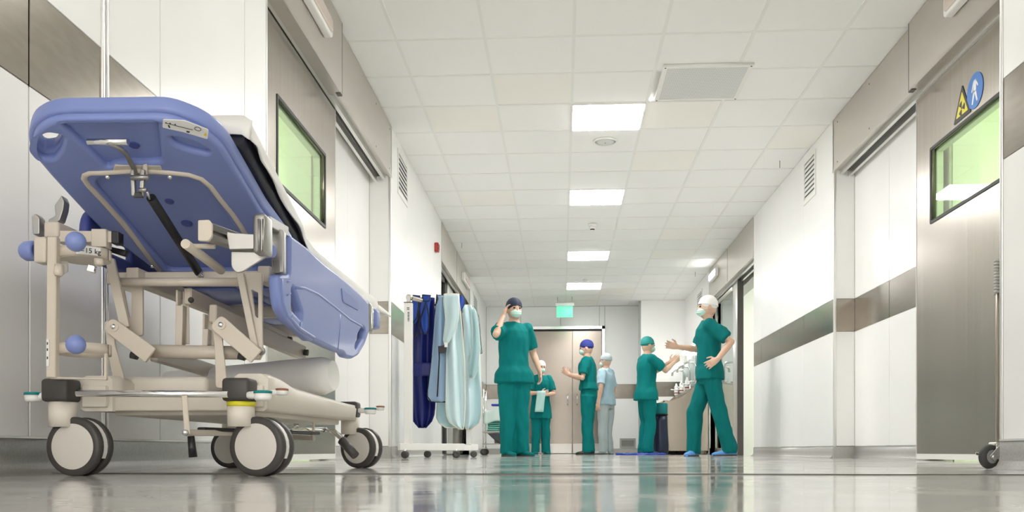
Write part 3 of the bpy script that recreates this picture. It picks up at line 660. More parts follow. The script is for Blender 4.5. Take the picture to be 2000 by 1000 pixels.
# ---- castors
def castor(u, v, d, phi, ucol, dcol, band=False, blk=True):
    a = Vector((math.sin(math.radians(phi)), math.cos(math.radians(phi)), 0)); c = P(u, v, d); c.z = .075
    col = P(ucol, 800, dcol)
    cst = Q('castor', MB().lathe([(.034, .125), (.034, .188)], (col.x, col.y, 0), (0, 0, 1), 24), IVORY)
    # the housing reaches down between the two wheels
    m = c + a * .033
    MB().rbox((-.03, -.012, .06), (.03, .012, .14), .01, frame((m.x * .5 + col.x * .5, m.y * .5 + col.y * .5, 0), a.cross(Vector((0, 0, 1))), a)).build('swivel_arm', IVORY, cst)
    for o_ in (0, .042):
        MB().lathe([(.060, 0), (.070, 0), (.0745, .004), (.0755, .012), (.0745, .020), (.070, .024), (.060, .024)], c + a * o_, a, 40).build('tyre', CHAR, cst)
        MB().lathe([(.001, -.003), (.035, -.0025), (.058, .0), (.0625, .002), (.0625, .022), (.03, .026), (.001, .026)], c + a * o_, a, 40).build('wheel_cover', COVERM, cst)
    x = a.cross(Vector((0, 0, 1))).normalized(); rings = []
    for i in range(19):
        t = math.radians(-25 + 230 * i / 18); e = x * math.cos(t) + Vector((0, 0, 1)) * math.sin(t)
        rings.append([c + a * .025 + e * .05, c + a * .025 + e * .0715, c + a * .041 + e * .0715, c + a * .041 + e * .05])
    MB().loft(rings, False).build('mudguard', WHITE, cst)
    MB().lathe([(.062, .025), (.062, .041)], c, a, 28).build('axle_drum', BLACK, cst)
    if band: MB().lathe([(.035, .176), (.0355, .188)], (col.x, col.y, 0), (0, 0, 1), 24).build('yellow_band', mat('yellow tape', (.72, .66, .03), .5), cst)
    if blk: Q('corner_block', MB().rbox((col.x - .037, col.y - .04, .188), (col.x + .034, col.y + .03, .246), .009), CHAR)
    return cst, col
cA, colA = castor(141, 870, 2.30, 6, 123, 2.32)
cB, colB = castor(499, 873, 2.28, 11, 471, 2.30, True)
cC, colC = castor(696, 876, 3.38, 23, 684, 3.40)
cD, colD = castor(446, 880, 3.42, 8, 452, 3.42)
# ---- base frame
def V(x, y, z): return Vector((x, y, z))
yb0, yb1 = colB.y - .02, colC.y + .03
XRo, XLo = -.752, -1.235
base = Q('base_frame', MB().rbox((XRo - .07, colB.y + .02, .176), (XRo - .006, colC.y - .02, .232), .004), IVORY)
MB().rbox((XLo + .006, colA.y + .02, .176), (XLo + .07, colD.y - .02, .232), .004).build('side_beam', IVORY, base)
MB().rbox((XLo + .02, colB.y + .045, .168), (XRo - .02, colB.y + .12, .218), .004).build('cross_beam', IVORY, base)
MB().rbox((XLo + .06, colC.y - .08, .176), (XRo - .06, colC.y - .02, .225), .01).build('cross_beam', IVORY, base)
pc0, pc1 = P(158, 728, 2.48), P(410, 762, 2.48)
Q('base_cover', MB().rbox((pc0.x, pc0.y, .215), (pc1.x, pc0.y + .55, .266), .014, None, 3), IVORY)
# raised corner shell above the near right castor, sloping to the side beam
p0 = colB + V(0, 0, 0)
sh = MB(); rings = []
for (y, z) in ((.035, .262), (.10, .266), (.20, .260), (.30, .246), (.55, .240), (1.04, .232)):
    yy = colB.y + y; x0, x1 = XRo - .085, XRo + .004
    zb_ = .166 + .012 * y; rings.append([V(x0, yy, zb_), V(x0, yy, z - .008), V(x0 + .012, yy, z), V(x1 - .02, yy, z), V(x1, yy, z - .014), V(x1 - .004, yy, zb_ + .006), V(x1 - .012, yy, zb_)])
Q('corner_shell', sh.loft(rings, True), IVORY)
sh = MB(); rings = []
for (y, z) in ((.035, .258), (.10, .262), (.20, .25), (.30, .242), (1.0, .232)):
    yy = colA.y + y; x0, x1 = XLo - .004, XLo + .08
    zb_ = .166 + .012 * y; rings.append([V(x0 + .01, yy, zb_), V(x0, yy, zb_ + .006), V(x0, yy, z - .012), V(x0 + .015, yy, z), V(x1 - .012, yy, z), V(x1, yy, z - .01), V(x1, yy, zb_)])
Q('corner_shell', sh.loft(rings, True), IVORY)
und = Q('base_tray', MB().rbox((XLo + .05, colB.y + .10, .158), (XRo - .05, colC.y - .1, .178), .006), IVORY)
for yy in (.25, .6, .95): MB().cyl((XRo - .09, colB.y + yy, .135), (XRo - .09, colB.y + yy, .151), .008, 10).build('bolt', CHROME, und)
# ---- brake bar and pedals
Q('brake_bar', MB().tube([P(150, 768, 2.27), P(446, 770, 2.25)], .0085, 12), CHROME)
def pedal(p, dirx, far, red=True):
    arm = Q('brake_pedal', MB().rbox((-.006, -.011, -.009), (.046, .011, .009), .006, Matrix.Translation(p) @ Matrix.Rotation(dirx, 4, 'Z')), WHITE)
    e = p + Matrix.Rotation(dirx, 3, 'Z') @ V(.045, 0, 0)
    MB().lathe([(.018, -.014), (.021, -.008), (.021, .004), (.017, .006)], e, (0, 0, 1), 20).build('pedal_cup', WHITE, arm)
    MB().lathe([(.0225, .003), (.0225, .009), (.018, .010)], e, (0, 0, 1), 20).build('pedal_pad', TEAL, arm)
    if red:
        f = p + V(.07, .03, .012); MB().tube([p + V(.01, .0, .0), f], .007, 8).build('pedal_link', WHITE, arm)
        MB().lathe([(.013, -.010), (.016, -.003), (.015, .004)], f, (0, 0, 1), 18).build('pedal_cup', WHITE, arm)
        MB().lathe([(.0165, .001), (.0165, .006), (.012, .007)], f, (0, 0, 1), 18).build('pedal_pad', mat('red brown pedal pad', (.30, .12, .06), .5), arm)
pedal(P(489, 772, 2.26), math.radians(-30), False)
pedal(P(100, 774, 2.32), math.radians(183), False, False)
pedal(P(703, 802, 3.38), math.radians(-20), True)
# step linkage between the castors
lk = Q('pedal_linkage', MB().bar(P(360, 772, 2.24), P(366, 848, 2.24), .014, .006, (0, 1, 0)), BEIGE)
b0 = P(366, 845, 2.24)
MB().bar(b0 + V(-.008, 0, 0), P(452, 846, 2.5), .006, .016).build('link_bar', BEIGE, lk)
MB().sphere(b0 + V(0, -.012, 0), .008).build('bolt', CHROME, lk)
MB().tube([P(373, 852, 2.27), P(377, 893, 2.27)], [.0085, .0105], 12).build('rubber_grip', BLACK, lk)
MB().rbox((-.012, 0, -.005), (.012, .62, .005), .004, frame(P(392, 838, 2.36), V(.85, -.2, 0), V(.42, .9, 0))).build('step_plate', BLACK, lk)
MB().tube([P(500, 842, 2.75), P(636, 839, 3.1), P(652, 843, 3.0), P(668, 856, 2.95), P(678, 872, 2.93)], .009, 12).build('pedal_tube', CHROME, lk)
MB().tube([P(668, 860, 2.93), P(694, 890, 2.9)], [.0155, .014], 14).build('rubber_grip', CHAR, lk)
MB().bar(P(555, 852, 3.1), P(615, 857, 3.0), .006, .016).build('link_bar', BEIGE, lk)
MB().bar(P(612, 800, 3.0), P(612, 862, 3.0), .008, .008, (0, 1, 0)).build('link_rod', BEIGE, lk)
# ---- lift mechanism
def plate3(name, pts, d, th, holes=(), m=BEIGE, parent=None, bev=.002):
    """plate facing the camera side, outline given at distance d"""
    M = Matrix.Rotation(TH, 4, 'Z') @ Matrix.Rotation(math.pi / 2, 4, 'X')
    W = lambda q: ((q[0] - 1000) / F * d, CAMH + (V0 - q[1]) / F * d)
    o0 = P(1000, 880, d); M.translation = (o0.x, o0.y, 0)
    return obj(name, plate_mesh(name, [W(q) for q in pts], [[W(q) for q in h] for h in holes], th, bev, M), m, parent or STR)
# lower links
for (u0, v0_, u1, v1, wd) in ((214, 636, 233, 742, 22), (424, 634, 433, 758, 24)):
    for off in (0, .022):
        plate3('lift_link', rounded([(u0 - 9, v0_ - 9), (u0 + 9, v0_ - 9), (u0 + 12, v0_ + 40), (u1 + 12, v1), (u1 - 11, v1), (u0 - 4, v0_ + 50)], 7, 4), 2.42 + off, .008)
# upper rocker arms down to the torque tube
for (a, b, w0, w1) in (((222, 640), (292, 692), 15, 17), ((432, 636), (498, 694), 17, 16)):
    dx, dy = b[0] - a[0], b[1] - a[1]; L = math.hypot(dx, dy); nx, ny = -dy / L, dx / L; ex, ey = dx / L, dy / L
    pts = [(a[0] - ex * 14 + nx * w0, a[1] - ey * 14 + ny * w0), (b[0] + nx * w1 + ex * 4, b[1] + ny * w1 + ey * 4), (b[0] - nx * w1 + ex * 4, b[1] - ny * w1 + ey * 4), (a[0] - ex * 14 - nx * w0, a[1] - ey * 14 - ny * w0)]
    arm = plate3('rocker_arm', rounded(pts, [12, 2, 2, 12], 5), 2.40, .012)
    plate3('rocker_arm', rounded(pts, [12, 2, 2, 12], 5), 2.45, .012)
    MB().sphere(P(a[0] - 1, a[1] - 2, 2.392), .008, 1, .7, 1).build('pivot_bolt', CHROME, arm)
    MB().lathe([(.013, 0), (.013, .07)], P(a[0] - 1, a[1] - 2, 2.39), (-.054, 1, 0), 18).build('pivot_bush', BEIGE, arm)
    MB().cyl(P(a[0] + 34, b[1] + 1, 2.43), P(a[0] + 47, b[1] + 4, 2.43), .01, 10).build('damper_bolt', RUBBER, arm)
Q('torque_tube', MB().tube([P(290, 686, 2.47), P(508, 690, 2.47)], .0185, 18), BEIGE)
# upper struts
plate3('upper_strut', rounded([(206, 505), (224, 505), (254, 638), (236, 642)], 3, 2), 2.43, .012)
plate3('upper_strut', rounded([(232, 555), (280, 555), (280, 655), (256, 660)], 3, 2), 2.50, .01, [rounded([(243, 567), (258, 572), (258, 624), (253, 620)], 2, 2)])
plate3('upper_strut', rounded([(464, 532), (513, 532), (514, 690), (508, 704), (500, 700), (494, 676)], [3, 3, 6, 6, 6, 4], 4), 2.44, .012, [rounded([(492, 566), (505, 572), (505, 622), (500, 618)], 2, 2)])
plate3('upper_strut', rounded([(462, 533), (476, 533), (508, 696), (500, 702), (494, 690)], 3, 2), 2.425, .012)
MB().lathe([(.011, 0), (.011, .012)], P(508, 685, 2.42), (0, 1, 0), 16).build('pivot_bolt', CAST, STR)
Q('cross_tube', MB().tube([P(234, 551, 2.46), P(472, 551, 2.46)], .0115, 14), BEIGE)
Q('cross_beam', MB().rbox((P(205, 530, 2.56).x, 2.50, .535), (P(545, 530, 2.56).x, 2.54, .567), .004), BEIGE)
# inner uprights with forked heads
for (u0, u1, v0_, v1, d) in ((347, 361, 598, 676, 2.50), (399, 410, 644, 684, 2.50)):
    up = plate3('lift_upright', [(u0, v0_), (u1, v0_), (u1 - 2, v1), (u0 - 1, v1)], d, .03)
    plate3('fork_cheek', rounded([(u0, v0_ - 30), (u0 + 4, v0_ - 30), (u0 + 4, v0_), (u0, v0_)], 1, 2), d, .03, (), BEIGE, up)
    plate3('fork_cheek', rounded([(u1 - 4, v0_ - 30), (u1 + 8, v0_ - 26), (u1 + 9, v1 - 4), (u1 - 2, v1 - 4)], 1, 2), d + .02, .006, (), BEIGE, up)
    MB().sphere(P(u1 + 12, v0_ - 12, d - .01), .008).build('bolt', RUBBER, up)
# long scissor arms running to the far end
for (a, da, b, db, w_) in (((366, 578), 2.5, (560, 665), 3.3, .045), ((415, 612), 2.5, (592, 690), 3.2, .05), ((300, 690), 2.6, (430, 730), 3.2, .045)):
    arm = Q('scissor_arm', MB().bar(P(*a, da), P(*b, db), .022, w_, (0, 0, 1), .003), BEIGE)
    MB().cyl(P(b[0] + 2, b[1] - 2, db - .03), P(b[0] + 10, b[1] - 1, db - .03), .011, 10).build('arm_bolt', RUBBER, arm)
# ---- deck frame under the mattress
for X in (-.815, -1.185):
    Q('deck_rail', MB().rbox((X - .018, 2.46, .528), (X + .018, 3.70, .572), .004), BEIGE)
Q('cross_beam', MB().rbox((-1.2, 3.42, .50), (-.80, 3.46, .545), .004), BEIGE)
Q('cross_beam', MB().rbox((-1.2, 3.05, .52), (-.80, 3.09, .56), .004), BEIGE)
seat = Q('seat_platform', MB().rbox((-1.22, 2.74, .576), (-.78, 3.72, .612), .012, None, 3), BLUE)
for (x, y) in ((-1.05, 2.95), (-.93, 3.1), (-1.08, 3.3), (-.9, 3.45)): MB().lathe([(.022, 0), (.020, -.004)], (x, y, .576), (0, 0, 1), 16).build('drain_cup', DBLUE, seat)
MB().rbox((-1.15, 2.8, .566), (-1.02, 3.66, .578), .005).build('moulded_rib', BLUE, seat)
MB().rbox((-.96, 2.8, .566), (-.85, 3.66, .578), .005).build('moulded_rib', BLUE, seat)
# ---- backrest: plane of its underside
PM, PZ, PD = .31, .80, 2.09
def on_back(u, v, lift=0.0):
    d = (PZ + PM * PD + lift - CAMH) / ((V0 - v) / F + PM); return P(u, v, d)
bo = on_back(300, 430); bx = Vector((C_, S_, 0)); by = (on_back(300, 260) - on_back(300, 430)); by = (by - bx * by.dot(bx)).normalized()
MBK = frame(bo, bx, by); MBI = MBK.inverted(); bn = MBK.to_3x3() @ Vector((0, 0, 1))
sgn = 1 if bn.z > 0 else -1           # +1 when local z points up, out of the top side
def bk(u, v):
    q = MBI @ on_back(u, v); return (q.x, q.y)
outl = [(100, 217), (330, 214), (398, 240), (438, 272), (476, 337), (519, 412), (562, 470), (592, 528), (308, 528), (194, 442), (99, 339), (57, 290), (54, 262), (64, 236)]
hL = [(82, 264), (98, 258), (116, 260), (112, 276), (103, 289), (88, 291), (80, 280)]
hR = [(332, 257), (352, 257), (384, 268), (411, 283), (405, 290), (376, 284), (344, 272)]
O2 = rounded([bk(*q) for q in outl], .03, 4)
back = obj('backrest', plate_mesh('backrest', O2, [rounded([bk(97 + (q[0] - 97) * 1.3, 275 + (q[1] - 275) * 1.25) for q in hL], .008, 3)], .04, .010, MBK @ Matrix.Translation((0, 0, sgn * .020)), 3), BLUE, STR)
cx = sum(p[0] for p in O2) / len(O2); cy = sum(p[1] for p in O2) / len(O2)
inn = [(cx + (p[0] - cx) * .965, cy + (p[1] - cy) * .965) for p in O2]
hole1 = rounded([bk(*q) for q in ((118, 229), (309, 227), (317, 306), (226, 309), (212, 318))], .012, 4)
hole2 = rounded([bk(*q) for q in ((196, 336), (386, 338), (408, 356), (500, 500), (505, 522), (330, 522), (186, 352))], .02, 4)
hLb = [(97 + (q[0] - 97) * 1.35, 275 + (q[1] - 275) * 1.25) for q in hL]
hL2 = rounded([bk(*q) for q in ((72, 262), (96, 249), (126, 254), (120, 282), (106, 300), (82, 301), (68, 284))], .01, 3)
hR2 = rounded([bk(*q) for q in hR], .006, 3)
obj('rim_moulding', plate_mesh('rim_moulding', inn, [hole1, hole2, hL2, hR2], .026, .010, MBK @ Matrix.Translation((0, 0, -sgn * .004)), 3), BLUE, back)
obj('handle_recess', plate_mesh('handle_recess', rounded([bk(*q) for q in hR], .006, 3), (), .004, .001, MBK @ Matrix.Translation((0, 0, -sgn * .001))), BLUE, back)
def bump_on_back(name, u, v, r, h, m):
    c = on_back(u, v) - bn * sgn * .012; MB().lathe([(r, 0), (r * .8, -h), (r * .3, -h * 1.1)], c, bn * sgn, 18).build(name, m, back)
for (u, v) in ((127, 340), (429, 338)):
    bump_on_back('screw', u, v, .0085, .003, mat('dull screw', (.30, .29, .26), .4, .6)); 
for (u, v, r) in ((331, 393, .012), (365, 436, .016), (262, 283, .013)):
    c = on_back(u, v); MB().lathe([(r, 0), (r * .9, -.003)], c, bn * sgn, 18).build('drain_cup', DBLUE, back)
# printed label on the rim
lb = rounded([bk(*q) for q in ((320, 220), (362, 222), (409, 240), (407, 259), (360, 245), (319, 236))], .004, 2)
lab = obj('instruction_label', plate_mesh('label', lb, (), .0016, .0003, MBK @ Matrix.Translation((0, 0, -sgn * .0175))), LABELW, back)
for a, b, r in (((324, 226), (378, 240), .0006), ((331, 231), (333, 235), .0018), ((366, 243), (372, 244), .0018)):
    MB().tube([on_back(*a) - bn * sgn * .019, on_back(*b) - bn * sgn * .019], r, 6).build('printed_line', INK, lab)
for (u, v) in ((326, 226), (334, 227), (344, 229)): MB().sphere(on_back(u, v) - bn * sgn * .019, .0015).build('printed_dot', INK, lab)
MB().tube([on_back(388, 238) - bn * sgn * .019 + (bx * math.cos(i * .7) + by * math.sin(i * .7)) * .007 for i in range(9)], .0006, 5, closed=True).build('printed_ring', INK, lab)
MB().prism([on_back(u, v) - bn * sgn * .0185 for u, v in ((399, 250), (406, 252), (403, 245))], -bn * sgn * .0008).build('printed_warning', mat('label yellow', (.8, .6, .05), .5), lab)
# U-shaped tube under the backrest
def below(u, v, o=.016): return on_back(u, v) - bn * sgn * o
up = [(312, 518), (277, 472), (243, 427), (205, 384), (174, 350), (166, 338), (168, 330), (178, 326), (213, 325), (274, 321), (334, 325), (370, 329), (394, 337), (412, 352), (430, 376), (456, 408), (472, 432), (486, 456)]
ut = Q('lifting_tube', MB().tube([below(*q) for q in up], .0075, 12), BEIGE)
plateM = MBK @ Matrix.Translation((0, 0, -sgn * .012))
obj('tube_plate', plate_mesh('tube_plate', rounded([bk(*q) for q in ((226, 311), (316, 311), (322, 329), (218, 329))], .004, 3), (), .012, .003, plateM), BEIGE, ut)
for q in ((213, 329), (334, 329), (299, 505)): MB().sphere(below(*q, .024), .006).build('bolt', CHROME, ut)
# release handle and its linkage
h0, h1_ = P(172, 277, 2.06), P(250, 277, 2.05)
rh = Q('release_handle', MB().tube([h0, h1_], .0075, 14), CHROME)
MB().tube([P(217, 281, 2.06), P(232, 288, 2.07), P(246, 300, 2.12), P(262, 330, 2.2), P(268, 342, 2.22)], .006, 12).build('handle_rod', CAST, rh)
mk = plate3('release_bracket', rounded([(256, 334), (263, 330), (266, 384), (258, 384)], 2, 2), 2.17, .012, (), CAST)
plate3('bracket_cheek', rounded([(276, 330), (284, 332), (281, 386), (273, 386)], 2, 2), 2.17, .012, (), CAST, mk)
plate3('bracket_cheek', rounded([(280, 322), (288, 320), (288, 350), (280, 356)], 2, 2), 2.19, .008, (), BEIGE, mk)
MB().cyl(P(256, 347, 2.16), P(291, 346, 2.16), .006, 10).build('pivot_bolt', CAST, mk)
MB().cyl(P(272, 371, 2.15), P(287, 371, 2.15), .005, 10).build('pivot_bolt', CAST, mk)
plate3('bracket_foot', [(264, 376), (277, 376), (280, 386), (262, 386)], 2.165, .01, (), RUBBER, mk)
MB().tube([P(286, 373, 2.17), P(293, 388, 2.19)], .0035, 8).build('cable_rod', CHROME, mk)
gs = Q('gas_spring', MB().tube([P(295, 386, 2.2), P(388, 532, 2.5)], .0115, 14), BLACK)
MB().tube([P(386, 528, 2.49), P(393, 539, 2.51)], .010, 12).build('spring_ferrule', CHROME, gs)
# ---- near left corner: bracket, cross bar, clamp and cylinder holder
nl = Q('corner_box', MB().rbox((P(84, 450, 2.26).x, P(100, 450, 2.26).y, CAMH + (880 - 464) / F * 2.26), (P(115, 450, 2.26).x, P(100, 450, 2.26).y + .26, CAMH + (880 - 432) / F * 2.26), .006), BEIGE)
plate3('rail_casting', rounded([(68, 424), (76, 420), (83, 428), (83, 460), (70, 461)], 3, 3), 2.30, .03, (), CAST, nl)
plate3('rail_casting', rounded([(112, 404), (126, 384), (131, 396), (129, 412), (122, 434), (100, 444), (100, 432), (114, 424)], 3, 3), 2.34, .03, (), CAST, nl)
xb = Q('cross_bar', MB().tube([P(110, 463, 2.28), P(222, 465, 2.28)], .0125, 4, True, False, False), BEIGE)
plate3('cross_bar_face', [(112, 452), (224, 453), (224, 475), (112, 474)], 2.275, .02, (), BEIGE, xb)
plate3('bar_sleeve', rounded([(184, 450), (213, 450), (213, 485), (184, 485)], 1.5, 2), 2.27, .034, (), BEIGE, xb)
plate3('end_cap', rounded([(222, 453), (237, 455), (237, 478), (222, 478)], 1.5, 2), 2.275, .03, (), BLACK, xb)
plate3('end_plug', rounded([(213, 482), (250, 490), (246, 502), (214, 492)], 2, 2), 2.33, .02, (), BLACK, xb)
hold = Q('cylinder_holder', MB().bar(P(105, 430 + 34, 2.2), P(103, 738, 2.2), .023, .02, (0, 1, 0)), BEIGE)
rc_ = P(166, 487, 2.25); Rr = .061
def ring(z0, z1, name, a0=0, a1=360):
    rings = []
    for i in range(37):
        t = math.radians(a0 + (a1 - a0) * i / 36); e = V(math.cos(t), math.sin(t), 0)
        rings.append([V(rc_.x, rc_.y, z0) + e * Rr, V(rc_.x, rc_.y, z1) + e * Rr, V(rc_.x, rc_.y, z1) + e * (Rr - .004), V(rc_.x, rc_.y, z0) + e * (Rr - .004)])
    return MB().loft(rings, True).build(name, BEIGE, hold)
ring(.535, .560, 'holder_ring')
MB().lathe([(.057, .533), (.057, .537)], (rc_.x, rc_.y, 0), (0, 0, 1), 30).build('ring_floor', BEIGE, hold)
ring(.300, .326, 'holder_ring')
MB().bar(P(98, 738, 2.2), P(209, 741, 2.2), .012, .005).build('bottom_strap', BEIGE, hold)
MB().bar(P(207, 690, 2.2), P(207, 742, 2.2), .006, .012, (0, 1, 0)).build('side_strap', BEIGE, hold)
MB().lathe([(.011, 0), (.011, -.022), (.007, -.028)], P(116, 518, 2.19), (0, .2, 1), 14).build('bush', BEIGE, hold)
MB().lathe([(.011, 0), (.011, -.012), (.007, -.016)], P(193, 506, 2.2), (0, 0, 1), 14).build('bush', BEIGE, hold)
MB().lathe([(.009, .0), (.011, -.01), (.011, -.04), (.004, -.046)], P(124, 498, 2.26), (0, 0, 1), 14).build('bumper_stop', WHITE, hold)
plate3('chrome_clip', rounded([(174, 516), (188, 520), (185, 534), (170, 530)], 2, 2), 2.22, .014, (), CHROME, hold)
hl = MB().box((P(96, 690, 2.2).x, P(100, 690, 2.2).y - .0125, CAMH + (880 - 716) / F * 2.2), (P(101, 690, 2.2).x, P(100, 690, 2.2).y - .0105, CAMH + (880 - 664) / F * 2.2)).build('holder_label', LABELW, hold)
for v_ in (672, 684, 700): MB().box((P(97.2, v_, 2.2).x, P(100, v_, 2.2).y - .0131, P(97, v_, 2.2).z - .003), (P(99.5, v_, 2.2).x, P(100, v_, 2.2).y - .0124, P(97, v_, 2.2).z + .003)).build('printed_mark', INK, hl)
# printed weight label on the ring
lw = MB(); n_ = 8
t0, t1 = math.radians(-80), math.radians(-28); vs = []
for i in range(n_ + 1):
    t = t0 + (t1 - t0) * i / n_; e = V(math.cos(t), math.sin(t), 0) * (Rr + .0009); vs += [V(rc_.x, rc_.y, .5375) + e, V(rc_.x, rc_.y, .5575) + e]
lw.add(vs, [(2 * i, 2 * i + 2, 2 * i + 3, 2 * i + 1) for i in range(n_)], True); lwo = lw.build('weight_label', LABELW, hold)
txt = '=15 kg'; tm = text_mesh('t', txt, .017, Matrix.Identity(4)); 
for vtx in tm.vertices:
    t = math.radians(-50) + vtx.co.x / (Rr + .001); e = V(math.cos(t), math.sin(t), 0) * (Rr + .0014 + vtx.co.z); vtx.co = V(rc_.x, rc_.y, .5465 + vtx.co.y) + e
obj('weight_text', tm, INK, lwo)
for (t, r_) in ((-75, .004),):
    e = V(math.cos(math.radians(t)), math.sin(math.radians(t)), 0) * (Rr + .0016); MB().tube([V(rc_.x, rc_.y, .5475) + e + V(.0045 * math.cos(i * .785), 0, .005 * math.sin(i * .785)) for i in range(8)], .0005, 5, closed=True).build('weight_icon', INK, lwo)
# knobs
def knob(p, r, label=None):
    k = Q('ball_knob', MB().sphere(p, r, 1, 1, 1, 24, 14), BLUE); return k
knob(P(148, 472, 2.12), .0232); knob(P(148, 673, 2.12), .0225)
cb = Q('clamp_block', MB().rbox((P(69, 489, 2.2).x, P(80, 489, 2.2).y - .01, CAMH + (880 - 514) / F * 2.2), (P(94, 489, 2.2).x, P(80, 489, 2.2).y + .03, CAMH + (880 - 464) / F * 2.2), .005), BEIGE)
kc = P(66, 490, 2.24); MB().lathe([(.014, -.006), (.022, -.008), (.0245, .0), (.024, .02), (.018, .03), (.001, .03)], kc, (-1, .15, .0), 24).build('clamp_knob', BLUE, cb)
MB().lathe([(.016, -.0065), (.016, -.004)], kc, (-1, .15, 0), 18).build('knob_recess', DBLUE, cb)
MB().cyl(kc + V(.02, 0, 0), kc + V(-.01, 0, 0), .004, 10).build('clamp_bolt', CHROME, cb)
# ---- near right corner: extrusion and side rail hinge
er = plate3('rail_end_cap', rounded([(388, 431), (410, 430), (415, 440), (415, 462), (408, 472), (388, 471)], 3, 3), 2.14, .012, (), BEIGE)
ext = Q('rail_extrusion', MB().bar(P(402, 442, 2.15), P(470, 466, 2.27), .03, .016), CAST)
MB().bar(P(402, 463, 2.15), P(470, 484, 2.27), .03, .014).build('extrusion_web', CAST, ext)
MB().bar(P(404, 452, 2.155), P(470, 475, 2.275), .012, .03).build('extrusion_web', CAST, ext)
plate3('rail_block', rounded([(446, 455), (458, 458), (505, 461), (505, 490), (452, 491)], 3, 3), 2.22, .04, (), CAST, ext)
cl = Q('hinge_casting', MB().rbox((P(498, 460, 2.2).x, P(510, 460, 2.2).y - .02, CAMH + (880 - 498) / F * 2.2), (P(524, 460, 2.2).x, P(510, 460, 2.2).y + .04, CAMH + (880 - 420) / F * 2.2), .009, None, 3), CAST)
for q in (506, 514): MB().tube([P(q, 428, 2.175), P(q, 492, 2.175)], .0032, 8).build('casting_rib', CAST, cl)
plate3('gusset', rounded([(452, 491), (522, 493), (524, 500), (474, 532), (462, 534), (452, 522)], [3, 3, 3, 8, 8, 8], 4), 2.22, .008, (), CAST, cl)
XS = -.728
hg = MB().bar(P(516, 432, 2.23), V(XS - .004, on_x(556, XS), P(556, 452, 2.4).z), .03, .026).build('hinge_arm', CAST, cl)
plate3('hinge_leg', rounded([(532, 446), (556, 452), (556, 534), (534, 534), (531, 486)], 3, 3), 2.33, .03, (), CAST, cl)
plate3('hinge_leg_pad', rounded([(533, 508), (545, 508), (545, 534), (535, 534)], 1, 2), 2.31, .008, (), mat('dull grey pad', (.16, .155, .15), .5), cl)
MB().lathe([(.014, -.012), (.0175, -.008), (.0175, .012), (.012, .016)], P(524, 490, 2.26), (.9, -.3, 0), 24).build('hinge_knob', BLUE, cl)
tb = Q('push_handle', MB().tube([P(362, 476, 2.16), P(432, 528, 2.4)], .0115, 14), BEIGE)
MB().tube([P(376, 481, 2.2), P(420, 481, 2.2)], .0065, 8).build('handle_stub', BEIGE, tb)
# ---- right side rail
def sr(u, v, X=XS):
    Y = on_x(u, X); d = Y * C_ - X * S_; return (Y, CAMH + (V0 - v) / F * d)
MS = Matrix(((0, 0, 1, XS), (1, 0, 0, 0), (0, 1, 0, 0), (0, 0, 0, 1)))
ro = [(557, 458), (590, 482), (624, 513), (650, 533), (677, 556), (696, 573), (713, 590), (714, 648), (705, 674), (693, 694), (681, 701), (668, 698), (664, 690), (650, 686), (604, 665), (598, 667), (576, 648), (553, 628), (542, 609), (537, 587), (533, 536), (556, 537)]
rh1 = [(559, 563), (563, 561), (570, 576), (581, 609), (580, 627), (559, 604)]
rh2 = [(700, 638), (706, 644), (703, 662), (689, 684), (685, 678), (691, 654)]
rail = obj('side_rail', plate_mesh('side_rail', rounded([sr(*q) for q in ro], .016, 4), [rounded([sr(*q) for q in rh1], .007, 3), rounded([sr(*q) for q in rh2], .007, 3)], .03, .010, MS, 3), BLUE, STR)
def r3(u, v, o=.015): y, z = sr(u, v); return V(XS + o, y, z)
MB().tube([r3(*q, .0125) for q in ((566, 562), (585, 563), (612, 575), (645, 600), (675, 624), (700, 638))], .005, 8).build('moulded_ridge', BLUE, rail)
MB().tube([r3(*q, .0115) for q in ((656, 615), (655, 640), (651, 682))], .0055, 8).build('moulded_ridge', BLUE, rail)
MB().tube([r3(*q, .0125) for q in ((539, 545), (541, 590), (550, 615), (575, 642), (604, 660))], .006, 8).build('moulded_ridge', BLUE, rail)
obj('moulded_pocket', plate_mesh('pocket', rounded([sr(*q) for q in ((657, 562), (689, 586), (691, 607), (660, 590))], .012, 4), (), .004, .0015, MS @ Matrix.Translation((0, 0, .0155))), mat('shaded blue pocket', (.165, .22, .50), .45), rail)  # hollow drawn as a thin plate, its shade put into a darker blue
for (a, b) in (((549, 551), (556, 549)), ((549, 577), (556, 573)), ((556, 622), (561, 615)), ((574, 638), (577, 628))):
    MB().tube([r3(*a, .0165), r3(*b, .0165)], .0016, 6).build('moulded_notch', BLUE, rail)
yh, zh = sr(719, 620)
MB().rbox((XS - .02, yh - .02, zh - .055), (XS + .012, yh + .03, zh + .055), .008).build('latch_casting', CAST, rail)
MB().rbox((XS + .010, yh - .006, zh - .04), (XS + .018, yh + .018, zh + .04), .004).build('latch_plate', CHROME, rail)
MB().rbox((XS - .03, yh + .06, zh - .03), (XS + .02, yh + .14, zh + .045), .014, None, 3).build('foot_bumper', BLUE, rail)
# ---- left side rail, raised behind the backrest
ML = Matrix(((0, 0, 1, -1.272), (1, 0, 0, 0), (0, 1, 0, 0), (0, 0, 0, 1)))
lr = obj('side_rail', plate_mesh('side_rail', rounded([(2.36, .58), (3.40, .56), (3.42, .66), (3.30, .76), (2.50, .76), (2.36, .70)], .05, 5), [rounded(edges_poly(2.46, 2.62, .62, .66), .015, 3), rounded(edges_poly(3.1, 3.25, .62, .68), .015, 3)], .026, .009, ML, 3), DBLUE, STR)  # blue rail in shadow: the shade is put into its darker colour
MB().rbox((-1.262, 2.44, .655), (-1.256, 2.66, .72), .002).build('rail_label', mat('dark grey label', (.25, .25, .25), .5), lr)  # rail label in plain dark grey
